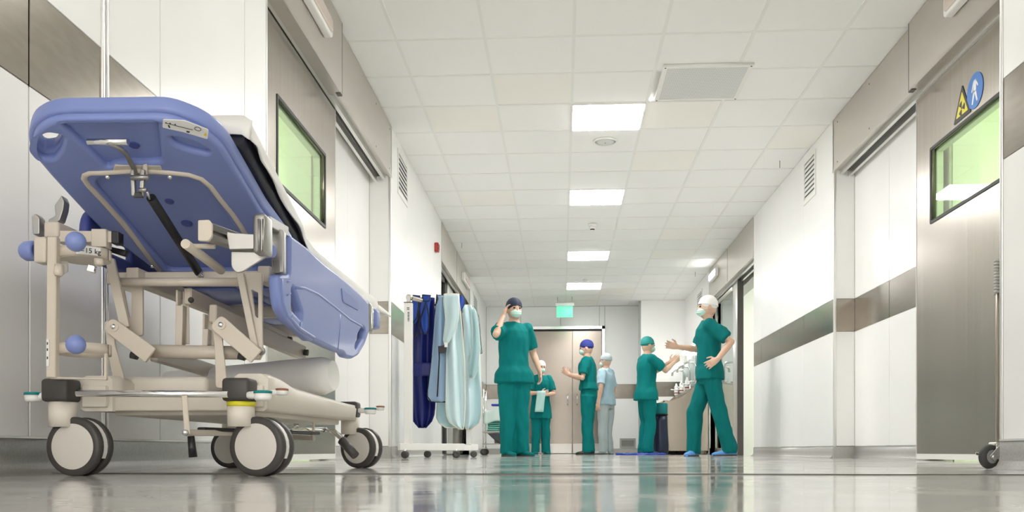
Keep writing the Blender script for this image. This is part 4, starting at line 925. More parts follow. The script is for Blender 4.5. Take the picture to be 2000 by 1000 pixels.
# ---- mattress, sheet and roll: they lie on the stretcher
MATT = mat('navy black mattress cover', (.008, .010, .022), .38, bump=.08, bscale=90)
SHEET = mat('white cotton sheet', (.80, .79, .76), .8, sheen=.2, bump=.1, bscale=40)
def side_line(off):
    """profile of the lying surface (y, z) along the stretcher, lifted by off"""
    pts = []
    for d in (2.235, 2.27, 2.34, 2.45, 2.6, 2.68): pts.append((d - .054 + off * .28, PZ - PM * (d - PD) + .052 + off * .955))
    for y, z in ((2.70, .630), (2.80, .617), (3.0, .615), (3.3, .615), (3.6, .615), (3.76, .615)): pts.append((y, z + off))
    return pts
def slab(x0, x1, o0, o1, r=.012):
    lo, hi = side_line(o0), side_line(o1); rings = []
    for (ya, za), (yb_, zb) in zip(lo, hi):
        f = lambda t: (ya + (yb_ - ya) * t, za + (zb - za) * t)
        q = [(x0 + r, 0), (x0, .2), (x0, .8), (x0 + r, 1), (x1 - r, 1), (x1, .8), (x1, .2), (x1 - r, 0)]
        rings.append([V(x, *f(t)) for x, t in q])
    return MB().loft(rings, True)
mt_ = slab(-1.215, -.772, 0, .058).build('mattress', MATT); tag(mt_, 'thin black mattress on the stretcher with a sheet over it', 'mattress')
# sheet: over the top and hanging over the right edge by varying amounts
lo = side_line(.0); hi = side_line(.082); N = 60; rings = []
import bisect
def interp(line, t):
    x = t * (len(line) - 1); i = min(int(x), len(line) - 2); f = x - i
    return line[i][0] * (1 - f) + line[i + 1][0] * f, line[i][1] * (1 - f) + line[i + 1][1] * f
drop_tab = [(0, .60), (.04, .62), (.08, .64), (.2, .60), (.3, .56), (.40, .50), (.46, .42), (.52, .55), (.6, .75), (.7, .80), (.78, .95), (.84, .8), (.88, .55), (.93, .5), (.97, .7), (1.0, 1.0)]
def tab(t):
    for (a, b), (c, d_) in zip(drop_tab[:-1], drop_tab[1:]):
        if t <= c: return b + (d_ - b) * (t - a) / (c - a)
    return drop_tab[-1][1]
sv = []; sf = []; cols = 12
for i in range(N + 1):
    t = i / N; (ya, za), (yb_, zb) = interp(lo, t), interp(hi, t); dr = tab(t)
    row = [(-1.226, yb_ + (ya - yb_) * .9, zb + (za - zb) * .9), (-1.224, yb_, zb - .004), (-1.205, yb_, zb + .002), (-1.1, yb_, zb + .002), (-.95, yb_, zb + .003), (-.80, yb_, zb + .003), (-.778, yb_, zb + .0015), (-.765, yb_, zb - .008)]
    for k in range(1, 6):
        f = k / 5 * dr; wv = .004 * math.sin(t * 40 + k) + .003 * math.sin(t * 17)
        row.append((-.763 + wv * k / 5 + .012 * f, yb_ + (ya - yb_) * f, zb - .008 + (za - zb) * f * 1.05))
    sv += row; cols = len(row)
for i in range(N):
    for k in range(cols - 1): sf.append((i * cols + k, i * cols + k + 1, (i + 1) * cols + k + 1, (i + 1) * cols + k))
# corner of the sheet hanging off the far end
sh = MB().add(sv, sf, True)
ex_ = [V(-.765, 3.76, .676), V(-.76, 3.80, .674), V(-.75, 3.90, .666), V(-.744, 3.97, .655)]
lw2 = [V(-.757, 3.70, .635), V(-.752, 3.79, .645), V(-.745, 3.90, .648), V(-.742, 3.965, .650)]
bk_ = [V(-1.0, 3.74, .677), V(-1.0, 3.78, .675), V(-.98, 3.84, .668), V(-.95, 3.87, .66)]
sh.add(ex_ + lw2 + bk_, [(i, i + 1, 5 + i, 4 + i) for i in range(3)] + [(i, i + 1, 9 + i, 8 + i) for i in range(3)], True)
fe = sv[:8] + [(-.7605, sv[7][1] + .006, sv[7][2] - .001)]; fb_ = [(x, y - .020, z - .052) for x, y, z in fe[1:]]
sh.add([(x, y - .003, z) for x, y, z in fe[1:]] + fb_, [(i, i + 1, len(fb_) + i + 1, len(fb_) + i) for i in range(len(fb_) - 1)], True)
so = sh.build('bed_sheet', SHEET); tag(so, 'white cotton sheet draped over the stretcher mattress', 'sheet')
so.modifiers.new('thickness', 'SOLIDIFY').thickness = .003
rl = MB(); a0, a1 = P(652, 733, 3.0), P(330, 752, 3.12); rings = []
for i in range(17):
    t = i / 16; c = a0.lerp(a1, t); rr = .066 * (1 - .28 * t) * (1 - .25 * max(0, (.08 - t) / .08) ** 2) ; x, y = ring_frame(a1 - a0)
    rings.append([c + x * (rr * math.cos(k * math.pi / 14)) * (1.0 + .02 * math.sin(k * .9)) + y * (rr * .98 * math.sin(k * math.pi / 14)) for k in range(28)])
ro_ = rl.loft(rings, True).build('rolled_sheet', mat('rolled white linen', (.88, .87, .84), .75, bump=.08, bscale=30)); tag(ro_, 'thick white linen roll lying on the stretcher base', 'linen roll')
# ================================================================== GARMENT RACK WITH LEAD APRONS
RACKW = mat('white rack enamel', (.82, .81, .78), .35)
rk = thing('apron_rack', 'white castored rack with lead aprons hanging, by the left wall', 'rack', P(850, 893, 8.1) * 1.0)
rk.location.z = 0
A0, A1 = P(779, 873, 7.75), P(905, 873, 8.05); B0, B1 = P(826, 873, 8.45), P(932, 873, 8.75)
for q in (A0, A1, B0, B1): q.z = .097
fa = MB().bar(A0, A1, .05, .058, (0, 0, 1), .003).build('foot_beam', RACKW, rk)
fb = MB().bar(B0, B1, .05, .058, (0, 0, 1), .003).build('foot_beam', RACKW, rk)
pa = P(798, 870, 7.80); pb_ = P(916, 870, 8.68)
MB().bar((pa.x, pa.y, .09), (pb_.x, pb_.y, .09), .05, .05, (0, 0, 1), .003).build('diagonal_beam', RACKW, rk)
ZP = CAMH + (880 - 592) / F * 7.8
pst = MB().bar((pa.x, pa.y, .12), (pa.x, pa.y, ZP), .07, .05, (0, 1, 0), .003).build('post', RACKW, rk)
MB().bar((pb_.x, pb_.y, .12), (pb_.x, pb_.y, ZP), .05, .05, (0, 1, 0), .003).build('post', RACKW, rk)
MB().box((pa.x - .037, pa.y - .028, ZP), (pa.x + .037, pa.y + .028, ZP + .006)).build('post_cap', BLACK, pst)
lo_ = MB().box((pa.x - .012, pa.y - .0265, ZP - .19), (pa.x + .016, pa.y - .0252, ZP - .03)).build('rack_label', LABELW, pst)
for i in range(9): MB().box((pa.x - .004, pa.y - .0275, ZP - .16 + i * .009), (pa.x + .012, pa.y - .0264, ZP - .156 + i * .009 + (i % 3) * .001)).build('barcode_line', INK, lo_)
for i in range(2): MB().box((pa.x - .01, pa.y - .0275, ZP - .06 + i * .012), (pa.x + .012, pa.y - .0264, ZP - .054 + i * .012)).build('barcode_line', INK, lo_)
r0, r1 = P(800, 581, 7.86), P(911, 604, 8.72); r1.z = r0.z
rail_m = MB().tube([r0, r1], .020, 16).build('hanging_rail', STEELH, rk)
MB().lathe([(.026, -.02), (.026, .02)], r1, r1 - r0, 18).build('rail_end', STEELH, rk)
MB().lathe([(.026, -.02), (.026, .015)], r0, r1 - r0, 18).build('rail_end', STEELH, rk)
MB().bar((pa.x, pa.y, ZP), (pa.x, pa.y, r0.z), .03, .03, (0, 1, 0)).build('rail_bracket', STEELH, rk)
MB().bar((pb_.x, pb_.y, ZP), (pb_.x, pb_.y, r1.z), .03, .03, (0, 1, 0)).build('rail_bracket', STEELH, rk)
for i, (u, d) in enumerate(((791, 7.75), (891, 8.0), (835, 8.5), (925, 8.72))):
    c = P(u, 886, d); a = V(.3, -.95, 0) if i % 2 else V(-.4, -.9, 0); a.normalize()
    cst = MB().lathe([(.012, .05), (.012, .075)], (c.x, c.y, 0), (0, 0, 1), 12).build('castor', CHROME, rk)
    MB().lathe([(.014, -.022), (.026, -.022), (.031, -.016), (.031, .016), (.026, .022), (.014, .022)], V(c.x, c.y, .031), a, 22).build('castor_wheel', RUBBER, cst)
    MB().rbox((-.02, -.024, 0), (.02, .024, .022), .008, Matrix.Translation((c.x, c.y, .035))).build('castor_hood', RUBBER, cst)
# ---- aprons: each a draped sheet of real thickness with a bound edge
def drape(rows, d, fold=(.014, 3.0, 0.0), th=.012, nx=22, ny=40, skew=0.0, curl=0.0, dtop=None):
    """rows: (v, u_left, u_right) down the garment at distance d; returns the front grid of points"""
    g = []
    for j in range(ny + 1):
        v = rows[0][0] + (rows[-1][0] - rows[0][0]) * j / ny
        for (a, b) in zip(rows[:-1], rows[1:]):
            if v <= b[0] + 1e-6:
                t = (v - a[0]) / max(1e-6, b[0] - a[0]); ul = a[1] + (b[1] - a[1]) * t; ur = a[2] + (b[2] - a[2]) * t; break
        row = []
        for i in range(nx + 1):
            s = i / nx; hang = min(1, j / (ny * .35))
            dd = d + skew * (s - .5) - curl * math.cos((s - .5) * math.pi) + fold[0] * (.35 + .65 * hang) * (math.sin(fold[1] * 2 * math.pi * s + fold[2] + .8 * math.sin(j * .12)) + .4 * math.sin(fold[1] * 4.3 * s + j * .09))
            if dtop is not None: dd += (dtop - d) * max(0, 1 - j / (ny * .22))
            row.append(P(ul + (ur - ul) * s, v, dd))
        g.append(row)
    return g
def cloth(name, g, th, m, parent=None):
    ny, nx = len(g), len(g[0]); back = Vector((-S_, C_, 0)) * th
    vs = [p for r in g for p in r] + [p + back for r in g for p in r]; N_ = ny * nx; fs = []
    for j in range(ny - 1):
        for i in range(nx - 1):
            a = j * nx + i; fs.append((a, a + 1, a + nx + 1, a + nx)); fs.append((N_ + a, N_ + a + nx, N_ + a + nx + 1, N_ + a + 1))
    for j in range(ny - 1):
        for i in (0, nx - 1):
            a = j * nx + i; fs.append((a, a + nx, N_ + a + nx, N_ + a) if i == 0 else (a, N_ + a, N_ + a + nx, a + nx))
    for i in range(nx - 1):
        for j in (0, ny - 1):
            a = j * nx + i; fs.append((a, N_ + a, N_ + a + 1, a + 1) if j == 0 else (a, a + 1, N_ + a + 1, N_ + a))
    mb = MB(); mb.add(vs, fs, True); return mb.build(name, m, parent)
def border(g, closed=True): return [p for p in g[0]] + [r[-1] for r in g[1:]] + [p for p in reversed(g[-1][:-1])] + [r[0] for r in reversed(g[1:-1])]
def binding(g, m, parent, r=.0055):
    pts = border(g); c = Vector((-S_, C_, 0)) * .005; MB().tube([p + c for p in pts[::2]], r, 6, closed=True).build('edge_binding', m, parent)
def patch(uv, d, m, parent, name, th=.004, r=3):
    return plate3(name, rounded(uv, r, 3), d, th, (), m, parent, .001)
NAVY = mat('navy vinyl apron', (.007, .013, .13), .42, bump=.15, bscale=18)
ROYAL = mat('royal blue lining', (.020, .075, .42), .5, bump=.1, bscale=60)
STEELB = mat('steel blue apron cloth', (.30, .43, .60), .7, bump=.12, bscale=20)
AQUA = mat('pale aqua apron cloth', (.60, .76, .79), .65, bump=.12, bscale=16)
AQUAD = mat('dull aqua apron cloth', (.36, .53, .55), .65, bump=.12, bscale=16)
BIND = mat('black binding', (.008, .008, .010), .6)
CREAM = mat('cream binding', (.74, .72, .60), .6)
def apron(label, rows, d, m, bm_, th=.014, **k):
    g = drape(rows, d, **k); c0 = g[-1][len(g[0]) // 2]
    t = thing('lead_apron', label, 'apron', (c0.x, c0.y, c0.z), 'lead aprons on the rack')
    cloth('apron_panel', g, th, m, t); binding(g, bm_, t); return t, g
# navy apron, nearest the post
n1, g = apron('navy blue lead apron with black binding, nearest the rack post', [(582, 809, 848), (600, 809, 848), (640, 808, 849), (680, 808, 847), (720, 806, 846), (760, 804, 848), (790, 803, 850), (815, 804, 847), (828, 810, 840), (835, 818, 832)], 8.06, NAVY, NAVY, fold=(.030, 1.6, .4))
cloth('shoulder_flap', drape([(577, 806, 820), (600, 804, 819), (620, 803, 817), (632, 806, 812)], 8.0, fold=(.006, 1, 0), nx=8, ny=12), .01, ROYAL, n1)
cloth('shoulder_flap', drape([(576, 825, 841), (585, 823, 841), (600, 820, 839), (630, 822, 838), (652, 828, 834)], 8.01, fold=(.006, 1, 0), nx=8, ny=12), .01, ROYAL, n1)
for pth in ([(806, 577), (820, 578), (818, 600), (814, 620), (806, 632)], [(825, 576), (841, 577), (838, 588), (827, 588), (825, 576)], [(832, 590), (826, 610), (820, 625), (818, 640), (822, 652), (832, 653), (838, 640), (838, 620), (834, 595)], [(819, 580), (817, 610), (818, 640)]):
    MB().tube([P(u, v, 7.985) for u, v in pth], .006, 6).build('strap_binding', BIND, n1)
MB().tube([P(u, v, 7.99) for u, v in ((816, 648), (809, 655), (809, 659), (814, 654), (818, 650))], .004, 6).build('tie_loop', BIND, n1)
cloth('waist_flap', drape([(708, 806, 848), (735, 805, 847)], 8.03, fold=(.008, 1.6, .4), nx=10, ny=6), .006, NAVY, n1)
# steel blue apron
s1, g = apron('steel blue lead apron with black piping, behind the front aqua apron', [(577, 853, 872), (620, 849, 874), (660, 846, 876), (700, 843, 878), (740, 838, 880), (770, 834, 880), (781, 836, 880), (785, 842, 880)], 7.99, STEELB, BIND, fold=(.026, 1.3, 1.0))
MB().tube([P(u, v, 7.945) for u, v in ((857, 676), (858, 700), (856, 740), (854, 775))], .006, 6).build('front_piping', BIND, s1)
MB().tube([P(u, v, 7.945) for u, v in ((853, 575), (855, 583), (852, 593), (848, 597))], .006, 6).build('strap_binding', BIND, s1)
patch([(857, 676), (873, 674), (871, 690), (858, 690)], 7.94, BLACK, s1, 'buckle', .014)
# black hem strip of an apron behind, and a dull aqua hem
d1, g = apron('dull aqua lead apron, hindmost, its rounded hem showing left of the front apron', [(640, 862, 900), (760, 856, 905), (790, 853, 905), (815, 852, 905), (828, 858, 905), (835, 870, 904)], 8.34, AQUAD, CREAM, fold=(.010, 1.2, .2))
# royal blue collar peeking behind the aqua apron
k1, g = apron('royal blue lead collar with black edge hung over the rail', [(577, 898, 902), (583, 893, 907), (595, 891, 906), (606, 890, 901), (614, 892, 895)], 8.42, ROYAL, BIND, fold=(.006, 1, 0), nx=10, ny=12)
k2, g = apron('blue lead collar showing between the steel blue and aqua aprons', [(583, 868, 873), (600, 864, 874), (615, 864, 874), (625, 868, 874)], 8.20, ROYAL, BIND, fold=(.004, 1, 0), nx=8, ny=10)
# front aqua apron
a1_, g = apron('pale aqua lead apron with cream piping, frontmost on the rack', [(574, 868, 896), (585, 867, 896), (620, 870, 900), (640, 876, 902), (660, 872, 903), (700, 872, 907), (760, 871, 908), (800, 871, 908), (820, 874, 907), (832, 884, 906), (838, 897, 905)], 7.96, AQUA, CREAM, fold=(.028, 1.4, .9))
fl_ = drape([(575, 867, 895), (590, 866, 896), (620, 871, 896), (645, 868, 890), (662, 866, 880), (672, 868, 873)], 7.88, fold=(.010, 1.1, .3), nx=12, ny=20)
cloth('folded_flap', fl_, .010, mat('aqua apron flap', (.50, .65, .68), .65, bump=.12, bscale=16), a1_); binding(fl_, CREAM, a1_, .005)
patch([(868, 669), (874, 669), (874, 678), (868, 678)], 7.86, WHITE, a1_, 'care_tag', .003, 1)
# rear aqua apron at the rail end
a2_, g = apron('pale aqua lead apron at the far end of the rail', [(596, 903, 920), (605, 902, 925), (640, 906, 931), (700, 906, 938), (760, 905, 940), (810, 905, 940), (825, 906, 937), (834, 908, 928), (838, 910, 920)], 8.62, AQUA, CREAM, fold=(.030, 1.5, 2.0))
f2 = drape([(604, 917, 928), (640, 922, 934), (680, 921, 937), (720, 915, 934), (738, 917, 926)], 8.54, fold=(.008, 1, .3), nx=10, ny=18)
cloth('folded_flap', f2, .010, AQUAD, a2_); binding(f2, CREAM, a2_, .005)
MB().tube([P(u, v, 8.7) for u, v in ((906, 835), (907, 850), (905, 866), (905, 882))], .008, 6, flat=.4).build('hanging_strap', BIND, a2_)
g3 = drape([(599, 917, 926), (615, 925, 934), (630, 929, 936), (660, 932, 938), (690, 934, 941)], 8.74, fold=(.006, 1, 0), nx=6, ny=10)
t3 = thing('lead_apron', 'grey green lead apron edge with black binding, last on the rack', 'apron', g3[-1][3], 'lead aprons on the rack'); cloth('apron_panel', g3, .01, AQUAD, t3); binding(g3, BIND, t3)
# ================================================================== LINEN CART
CT = 12.6
ct = thing('linen_cart', 'steel cart with a shelf of folded green linen at the left', 'cart', P(968, 888, CT)); ct.location.z = 0
cx0, cx1 = P(944, 800, CT).x, P(1000, 800, CT).x; cyy = P(960, 800, CT).y; zt = CAMH + (880 - 842) / F * CT
for x in (cx0, cx1):
    for y in (cyy, cyy + .4): MB().tube([(x, y, .10), (x, y, .92)], .011, 10).build('post', CHROME, ct)
    for z in (.16, .90): MB().tube([(x, cyy, z), (x, cyy + .4, z)], .009, 8).build('side_bar', CHROME, ct)
MB().rbox((cx0 - .015, cyy - .015, zt - .02), (cx1 + .015, cyy + .415, zt), .006).build('shelf', STEELH, ct)
MB().rbox((cx0 - .015, cyy - .015, .15), (cx1 + .015, cyy + .415, .165), .006).build('shelf', STEELH, ct)
for x in (cx0, cx1):
    for y in (cyy, cyy + .4):
        c = MB().rbox((x - .02, y - .02, .085), (x + .02, y + .02, .11), .006).build('castor', STEELH, ct)
        MB().lathe([(.02, -.016), (.044, -.014), (.044, .014), (.02, .016)], (x, y, .045), (.5, -.85, 0), 20).build('castor_wheel', RUBBER, c)
        MB().lathe([(.030, -.019), (.032, -.014)], (x, y, .045), (.5, -.85, 0), 18).build('castor_hub', mat('teal hub', (.05, .38, .36), .5), c)
GREENL = mat('green surgical linen', (.20, .55, .47), .8, bump=.2, bscale=25)
zz = zt + .001
for i in range(6):
    h = .030; jx = random.uniform(-.012, .012); x0, x1 = cx0 + .06, cx1 - .03
    o = MB(); rings = []
    for k in range(9):
        x = x0 + jx + (x1 - x0) * k / 8; sag = .003 * math.sin(k * 1.3 + i)
        rings.append([V(x, cyy + .03, zz + sag + .003), V(x, cyy + .012, zz + h * .5 + sag), V(x, cyy + .03, zz + h - .002 + sag), V(x, cyy + .36, zz + h - .002), V(x, cyy + .36, zz + .003)])
    q = o.loft(rings, True).build('folded_linen', GREENL); tag(q, ['bottom', 'second', 'third', 'fourth', 'fifth', 'topmost'][i] + ' green folded cloth' + (' from the bottom' if 0 < i < 5 else '') + ' in the stack on the linen cart', 'linen', 'folded green linen on the cart'); zz += h + .001
# white drape thrown over the stack
g = []
for j in range(13):
    row = []
    for i in range(13):
        s, t = i / 12, j / 12; x = cx0 + .01 + (cx1 - cx0) * s * 1.0; ov = max(0, t - .55)
        z = zz + .012 + .14 * (1 - abs(s - .55) * .9) * (1 - ov * 1.2) - ov * .28 + .012 * math.sin(s * 9 + t * 4)
        y = cyy + .36 - .40 * min(t / .55, 1) - .01 * ov + .01 * math.sin(s * 11); row.append(V(x, y, z))
    g.append(row)
q = cloth('linen_drape', g, .004, mat('pale mint drape', (.66, .80, .75), .75, bump=.2, bscale=20)); tag(q, 'pale mint cloth heaped over the folded linen on the cart', 'cloth')
nb = P(990, 770, 13); q = MB().rbox((cx0 + .10, cyy + .12, zz + .17), (cx1 - .05, cyy + .30, zz + .195), .006).build('blue_folder', mat('blue folder', (.02, .05, .40), .5)); tag(q, 'flat blue folder lying on top of the linen heap', 'folder')
# bucket and dark bag under the shelf
bk0 = V(cx0 + .24, cyy + .2, .166)
bu = MB().lathe([(.10, 0), (.115, .16), (.12, .165), (.112, .165), (.098, .004)], bk0, (0, 0, 1), 24).build('steel_bucket', STEELH); tag(bu, 'steel bucket on the lower shelf of the linen cart', 'bucket')
bgm = MB(); rings = []
for i in range(9):
    t = i / 8; c = V(cx0 + .22 + .06 * t, cyy - .03, zt - .03 - .165 * t); r = .15 * (1 - t) ** .7 + .012
    rings.append([c + V(r * math.cos(k * math.pi / 8), .018 * math.sin(k * math.pi / 8), .0) for k in range(16)])
q = bgm.loft(rings, True).build('hanging_bag', mat('dark grey bag', (.06, .07, .075), .5)); tag(q, 'dark grey cloth bag hanging below the linen cart shelf', 'bag')
# ================================================================== SCRUB SINK
sk = thing('scrub_sink', 'steel surgical scrub sink with taps along the right wall', 'sink', (1.95, 15.4, 0))
SY0, SY1 = P(1300, 800, 14.2).y, YPIER - .02
xf, xfb = P(1294, 785, 14.2).x, P(1307, 885, 14.2).x
prof = [(XR - .005, .06), (xfb + .02, .06), (xfb, .12), (xf, .80), (xf + .01, .84), (xf + .05, .85), (xf + .12, .84), (1.90, .90), (2.08, 1.06), (XR - .01, 1.12)]
Msk = Matrix(((1, 0, 0, 0), (0, 0, -1, SY0 + .01), (0, 1, 0, 0), (0, 0, 0, 1)))
SINKM = mat('warm stainless sink', (.45, .385, .32), .25, .9)
obj('end_panel', plate_mesh('end_panel', [(x, z) for x, z in prof], (), .02, .003, Msk, 1), SINKM, sk)
Msk2 = Matrix(((1, 0, 0, 0), (0, 0, -1, SY1 - .01), (0, 1, 0, 0), (0, 0, 0, 1)))
obj('end_panel', plate_mesh('end_panel', [(x, z) for x, z in prof], (), .02, .003, Msk2, 1), SINKM, sk)
fp = MB(); fp.loft([[V(x, y, z) for x, z in ((xfb + .02, .06), (xfb, .12), (xf, .80), (xf + .01, .82), (xf + .03, .80), (xfb + .03, .12))] for y in (SY0 + .02, SY1 - .02)], False); fp.build('front_apron', SINKM, sk)
MB().tube([(xf + .02, SY0, .835), (xf + .02, SY1, .835)], .018, 10).build('front_rim', STEELH, sk)
fp = MB(); fp.loft([[V(x, y, z) for x, z in ((xf + .03, .83), (xf + .09, .58), (2.02, .54), (2.12, 1.05), (2.14, 1.05), (2.05, .50), (xf + .07, .54), (xf + .015, .80))] for y in (SY0 + .02, SY1 - .02)], False); fp.build('basin', STEELH, sk)
MB().rbox((2.10, SY0 + .02, 1.04), (XR - .02, SY1 - .02, 1.08), .004).build('back_shelf', STEELH, sk)
MB().box((XR - .02, SY0, 1.08), (XR - .006, SY1, 1.75)).build('splash_back', mat('grey green glass splash panel', (.42, .52, .50), .08, .3), sk)
MB().rbox((2.12, SY0 + .03, .0), (XR - .03, SY1 - .03, .9), .004).build('pedestal', SINKM, sk)
for i, y in enumerate((SY0 + .45, SY0 + 1.15, SY0 + 1.85)):
    tp = MB().tube([(2.16, y, 1.07), (2.16, y, 1.42), (2.13, y, 1.47), (2.02, y, 1.48), (1.96, y, 1.45), (1.95, y, 1.38)], .017, 10).build('tap', CHROME, sk)
    MB().tube([(2.16, y + .02, 1.15), (2.02, y + .03, 1.13), (1.92, y + .03, 1.14)], .010, 8).build('elbow_lever', CHROME, tp)
    hd = MB().rbox((2.17, y + .16, 1.15), (2.27, y + .30, 1.62), .02).build('dispenser_column', mat('grey plastic column', (.42, .46, .45), .35), sk)
    MB().rbox((2.06, y + .20, 1.17), (2.17, y + .26, 1.20), .004).build('dispenser_arm', CHROME, hd)
    MB().lathe([(.034, 0), (.036, .02), (.036, .15), (.018, .18), (.012, .21)], (2.05, y + .23, 1.05), (0, 0, 1), 18).build('soap_bottle', WHITE, hd)
    MB().lathe([(.0365, .03), (.0365, .05)], (2.05, y + .23, 1.05), (0, 0, 1), 18).build('bottle_stripe', mat('dark red stripe', (.35, .05, .05), .5), hd)
for i, y in enumerate((SY0 + .8, SY0 + 2.0)):
    lp = thing('sink_lamp', ['lit bracket lamp over the scrub sink, nearer one', 'lit bracket lamp over the scrub sink, farther one'][i], 'lamp', (XR - .02, y, 1.78), 'lamps over the scrub sink')
    MB().rbox((XR - .10, y - .2, 1.83), (XR - .006, y + .2, 1.87), .006).build('housing', STEELH, lp)
    MB().rbox((XR - .13, y - .19, 1.77), (XR - .03, y + .19, 1.83), .02).build('lit_tube', mat('sink lamp tube', (1, 1, 1), .4, emit=((1, .98, .92), 11)), lp)
# waste sack in its holder, and the blue cloth on the floor
wx, wy_ = P(1289, 885, 13.95).x, P(1289, 885, 13.95).y
wb = thing('waste_sack', 'dark navy waste sack with teal rim beside the scrub sink', 'waste sack', (wx, wy_, 0))
rings = []
for (z, r) in ((.0, .11), (.06, .13), (.3, .125), (.5, .115), (.62, .108)):
    rings.append([V(wx + r * (1 + .05 * math.sin(k * 2.1 + z * 9)) * math.cos(k * math.pi / 10), wy_ + r * math.sin(k * math.pi / 10), z) for k in range(20)])
MB().loft(rings, True).build('sack', mat('navy plastic sack', (.02, .025, .06), .35, bump=.3, bscale=14), wb)
MB().lathe([(.106, .62), (.116, .63), (.118, .78), (.11, .79), (.1, .77)], (wx, wy_, 0), (0, 0, 1), 24).build('sack_rim', mat('teal sack liner', (.0, .20, .22), .5), wb)
MB().tube([V(wx + .118 * math.cos(k * math.pi / 10), wy_ + .118 * math.sin(k * math.pi / 10), .615) for k in range(20)], .009, 8, closed=True).build('holder_ring', BLACK, wb)
c0 = P(1205, 889, 13.2); c1 = P(1300, 889, 13.2); g = []
for j in range(9):
    g.append([V(c0.x + (c1.x - c0.x) * i / 20, c0.y + .32 * j / 8 + .03 * math.sin(i * .9), .012 + .012 * math.sin(i * 1.1 + j) + .012 * math.sin(i * .43 + 2 * j)) for i in range(21)])
mbm = MB(); vs = [p for r in g for p in r]; n2 = len(vs); vs += [V(p.x, p.y, 0.0005) for p in vs]
fs = [(j * 21 + i, j * 21 + i + 1, (j + 1) * 21 + i + 1, (j + 1) * 21 + i) for j in range(8) for i in range(20)]
fs += [tuple(n2 + q for q in reversed(f)) for f in fs]
for i in range(20): fs += [(i, i + 1, n2 + i + 1, n2 + i), (8 * 21 + i + 1, 8 * 21 + i, n2 + 8 * 21 + i, n2 + 8 * 21 + i + 1)]
q = mbm.add(vs, fs, True).build('floor_cloth', mat('bright blue cloth', (.015, .045, .30), .6)); tag(q, 'crumpled blue cloth on the floor under the scrubbing person', 'cloth')
# ================================================================== PEOPLE
SKIN = mat('skin', (.62, .40, .29), .5, var=.04, vscale=12)
SCRUB = mat('teal scrub cloth', (.0, .165, .160), .8, spec=.2, bump=.12, bscale=30)
SCRUB2 = mat('deep teal scrub cloth', (.0, .135, .132), .8, spec=.2, bump=.12, bscale=30)
PALEB = mat('pale blue scrub cloth', (.30, .43, .50), .8, bump=.12, bscale=30)
PALEG = mat('pale grey blue cloth', (.36, .42, .43), .8, bump=.12, bscale=30)
MASKM = mat('pale green surgical mask', (.52, .74, .66), .7)
EYEM = mat('dark eye', (.03, .02, .015), .2)
def remeshed(name, mb, voxel, m, parent, fold=0.0, smooth=3):
    tmp = bpy.data.objects.new('tmp', mb.mesh('tmp')); COL.objects.link(tmp)
    md = tmp.modifiers.new('r', 'REMESH'); md.mode = 'VOXEL'; md.voxel_size = voxel; md.use_smooth_shade = True
    s_ = tmp.modifiers.new('s', 'SMOOTH'); s_.iterations = smooth; s_.factor = .5
    dg = bpy.context.evaluated_depsgraph_get(); me = bpy.data.meshes.new_from_object(tmp.evaluated_get(dg))
    bpy.data.objects.remove(tmp)
    if fold:
        nm = [v.normal.copy() for v in me.vertices]
        for v, n_ in zip(me.vertices, nm):
            q = v.co; k = noise.noise(Vector((q.x * 11, q.y * 11, q.z * 4.5 + 3))) + .5 * noise.noise(Vector((q.x * 24 + 5, q.y * 24, q.z * 9)))
            v.co = q + n_ * (fold * k)
    me.polygons.foreach_set('use_smooth', [True] * len(me.polygons)); me.name = name
    o = bpy.data.objects.new(name, me); COL.objects.link(o); me.materials.append(m); o.parent = parent
    return o
def ell(cx, cy, z, rx, ry, n=20): return [V(cx + rx * math.cos(2 * math.pi * k / n), cy + ry * math.sin(2 * math.pi * k / n), z) for k in range(n)]
def hand(mb, wrist, dirv, palm, side, curl=.5):
    """palm and five separate fingers; dirv points from the wrist to the fingers, palm is the palm's facing"""
    d = Vector(dirv).normalized(); n_ = Vector(palm); n_ = (n_ - d * n_.dot(d)).normalized(); a = d.cross(n_).normalized() * side
    w = Vector(wrist)
    mb.loft([[w + d * t + a * (wd * math.cos(k * math.pi / 6)) + n_ * (th * math.sin(k * math.pi / 6)) for k in range(12)] for t, wd, th in ((-.01, .026, .022), (.02, .034, .019), (.055, .041, .017), (.085, .040, .014))])
    for i, (off, L, ang) in enumerate(((.031, .072, .16), (.0105, .08, .05), (-.0105, .075, -.05), (-.031, .06, -.17))):
        p = w + d * .078 + a * off; dd = (d + a * ang).normalized(); pts = [p]; c = curl * .35
        for s in (.45, .32, .25):
            dd = (dd * math.cos(c) + n_ * math.sin(c)).normalized(); p = p + dd * L * s; pts.append(p); c = curl * .8
        mb.tube(pts, [.0095, .009, .0082, .0068], 8)
    p = w + d * .025 + a * .03; dd = (d * .6 + a * .75 + n_ * .25).normalized(); pts = [p - a * .01, p + dd * .035]
    dd = (d * .85 + a * .3 + n_ * (.2 + curl * .4)).normalized(); pts += [pts[-1] + dd * .028, pts[-1] + dd * .052]
    mb.tube(pts, [.012, .0115, .010, .008], 8)
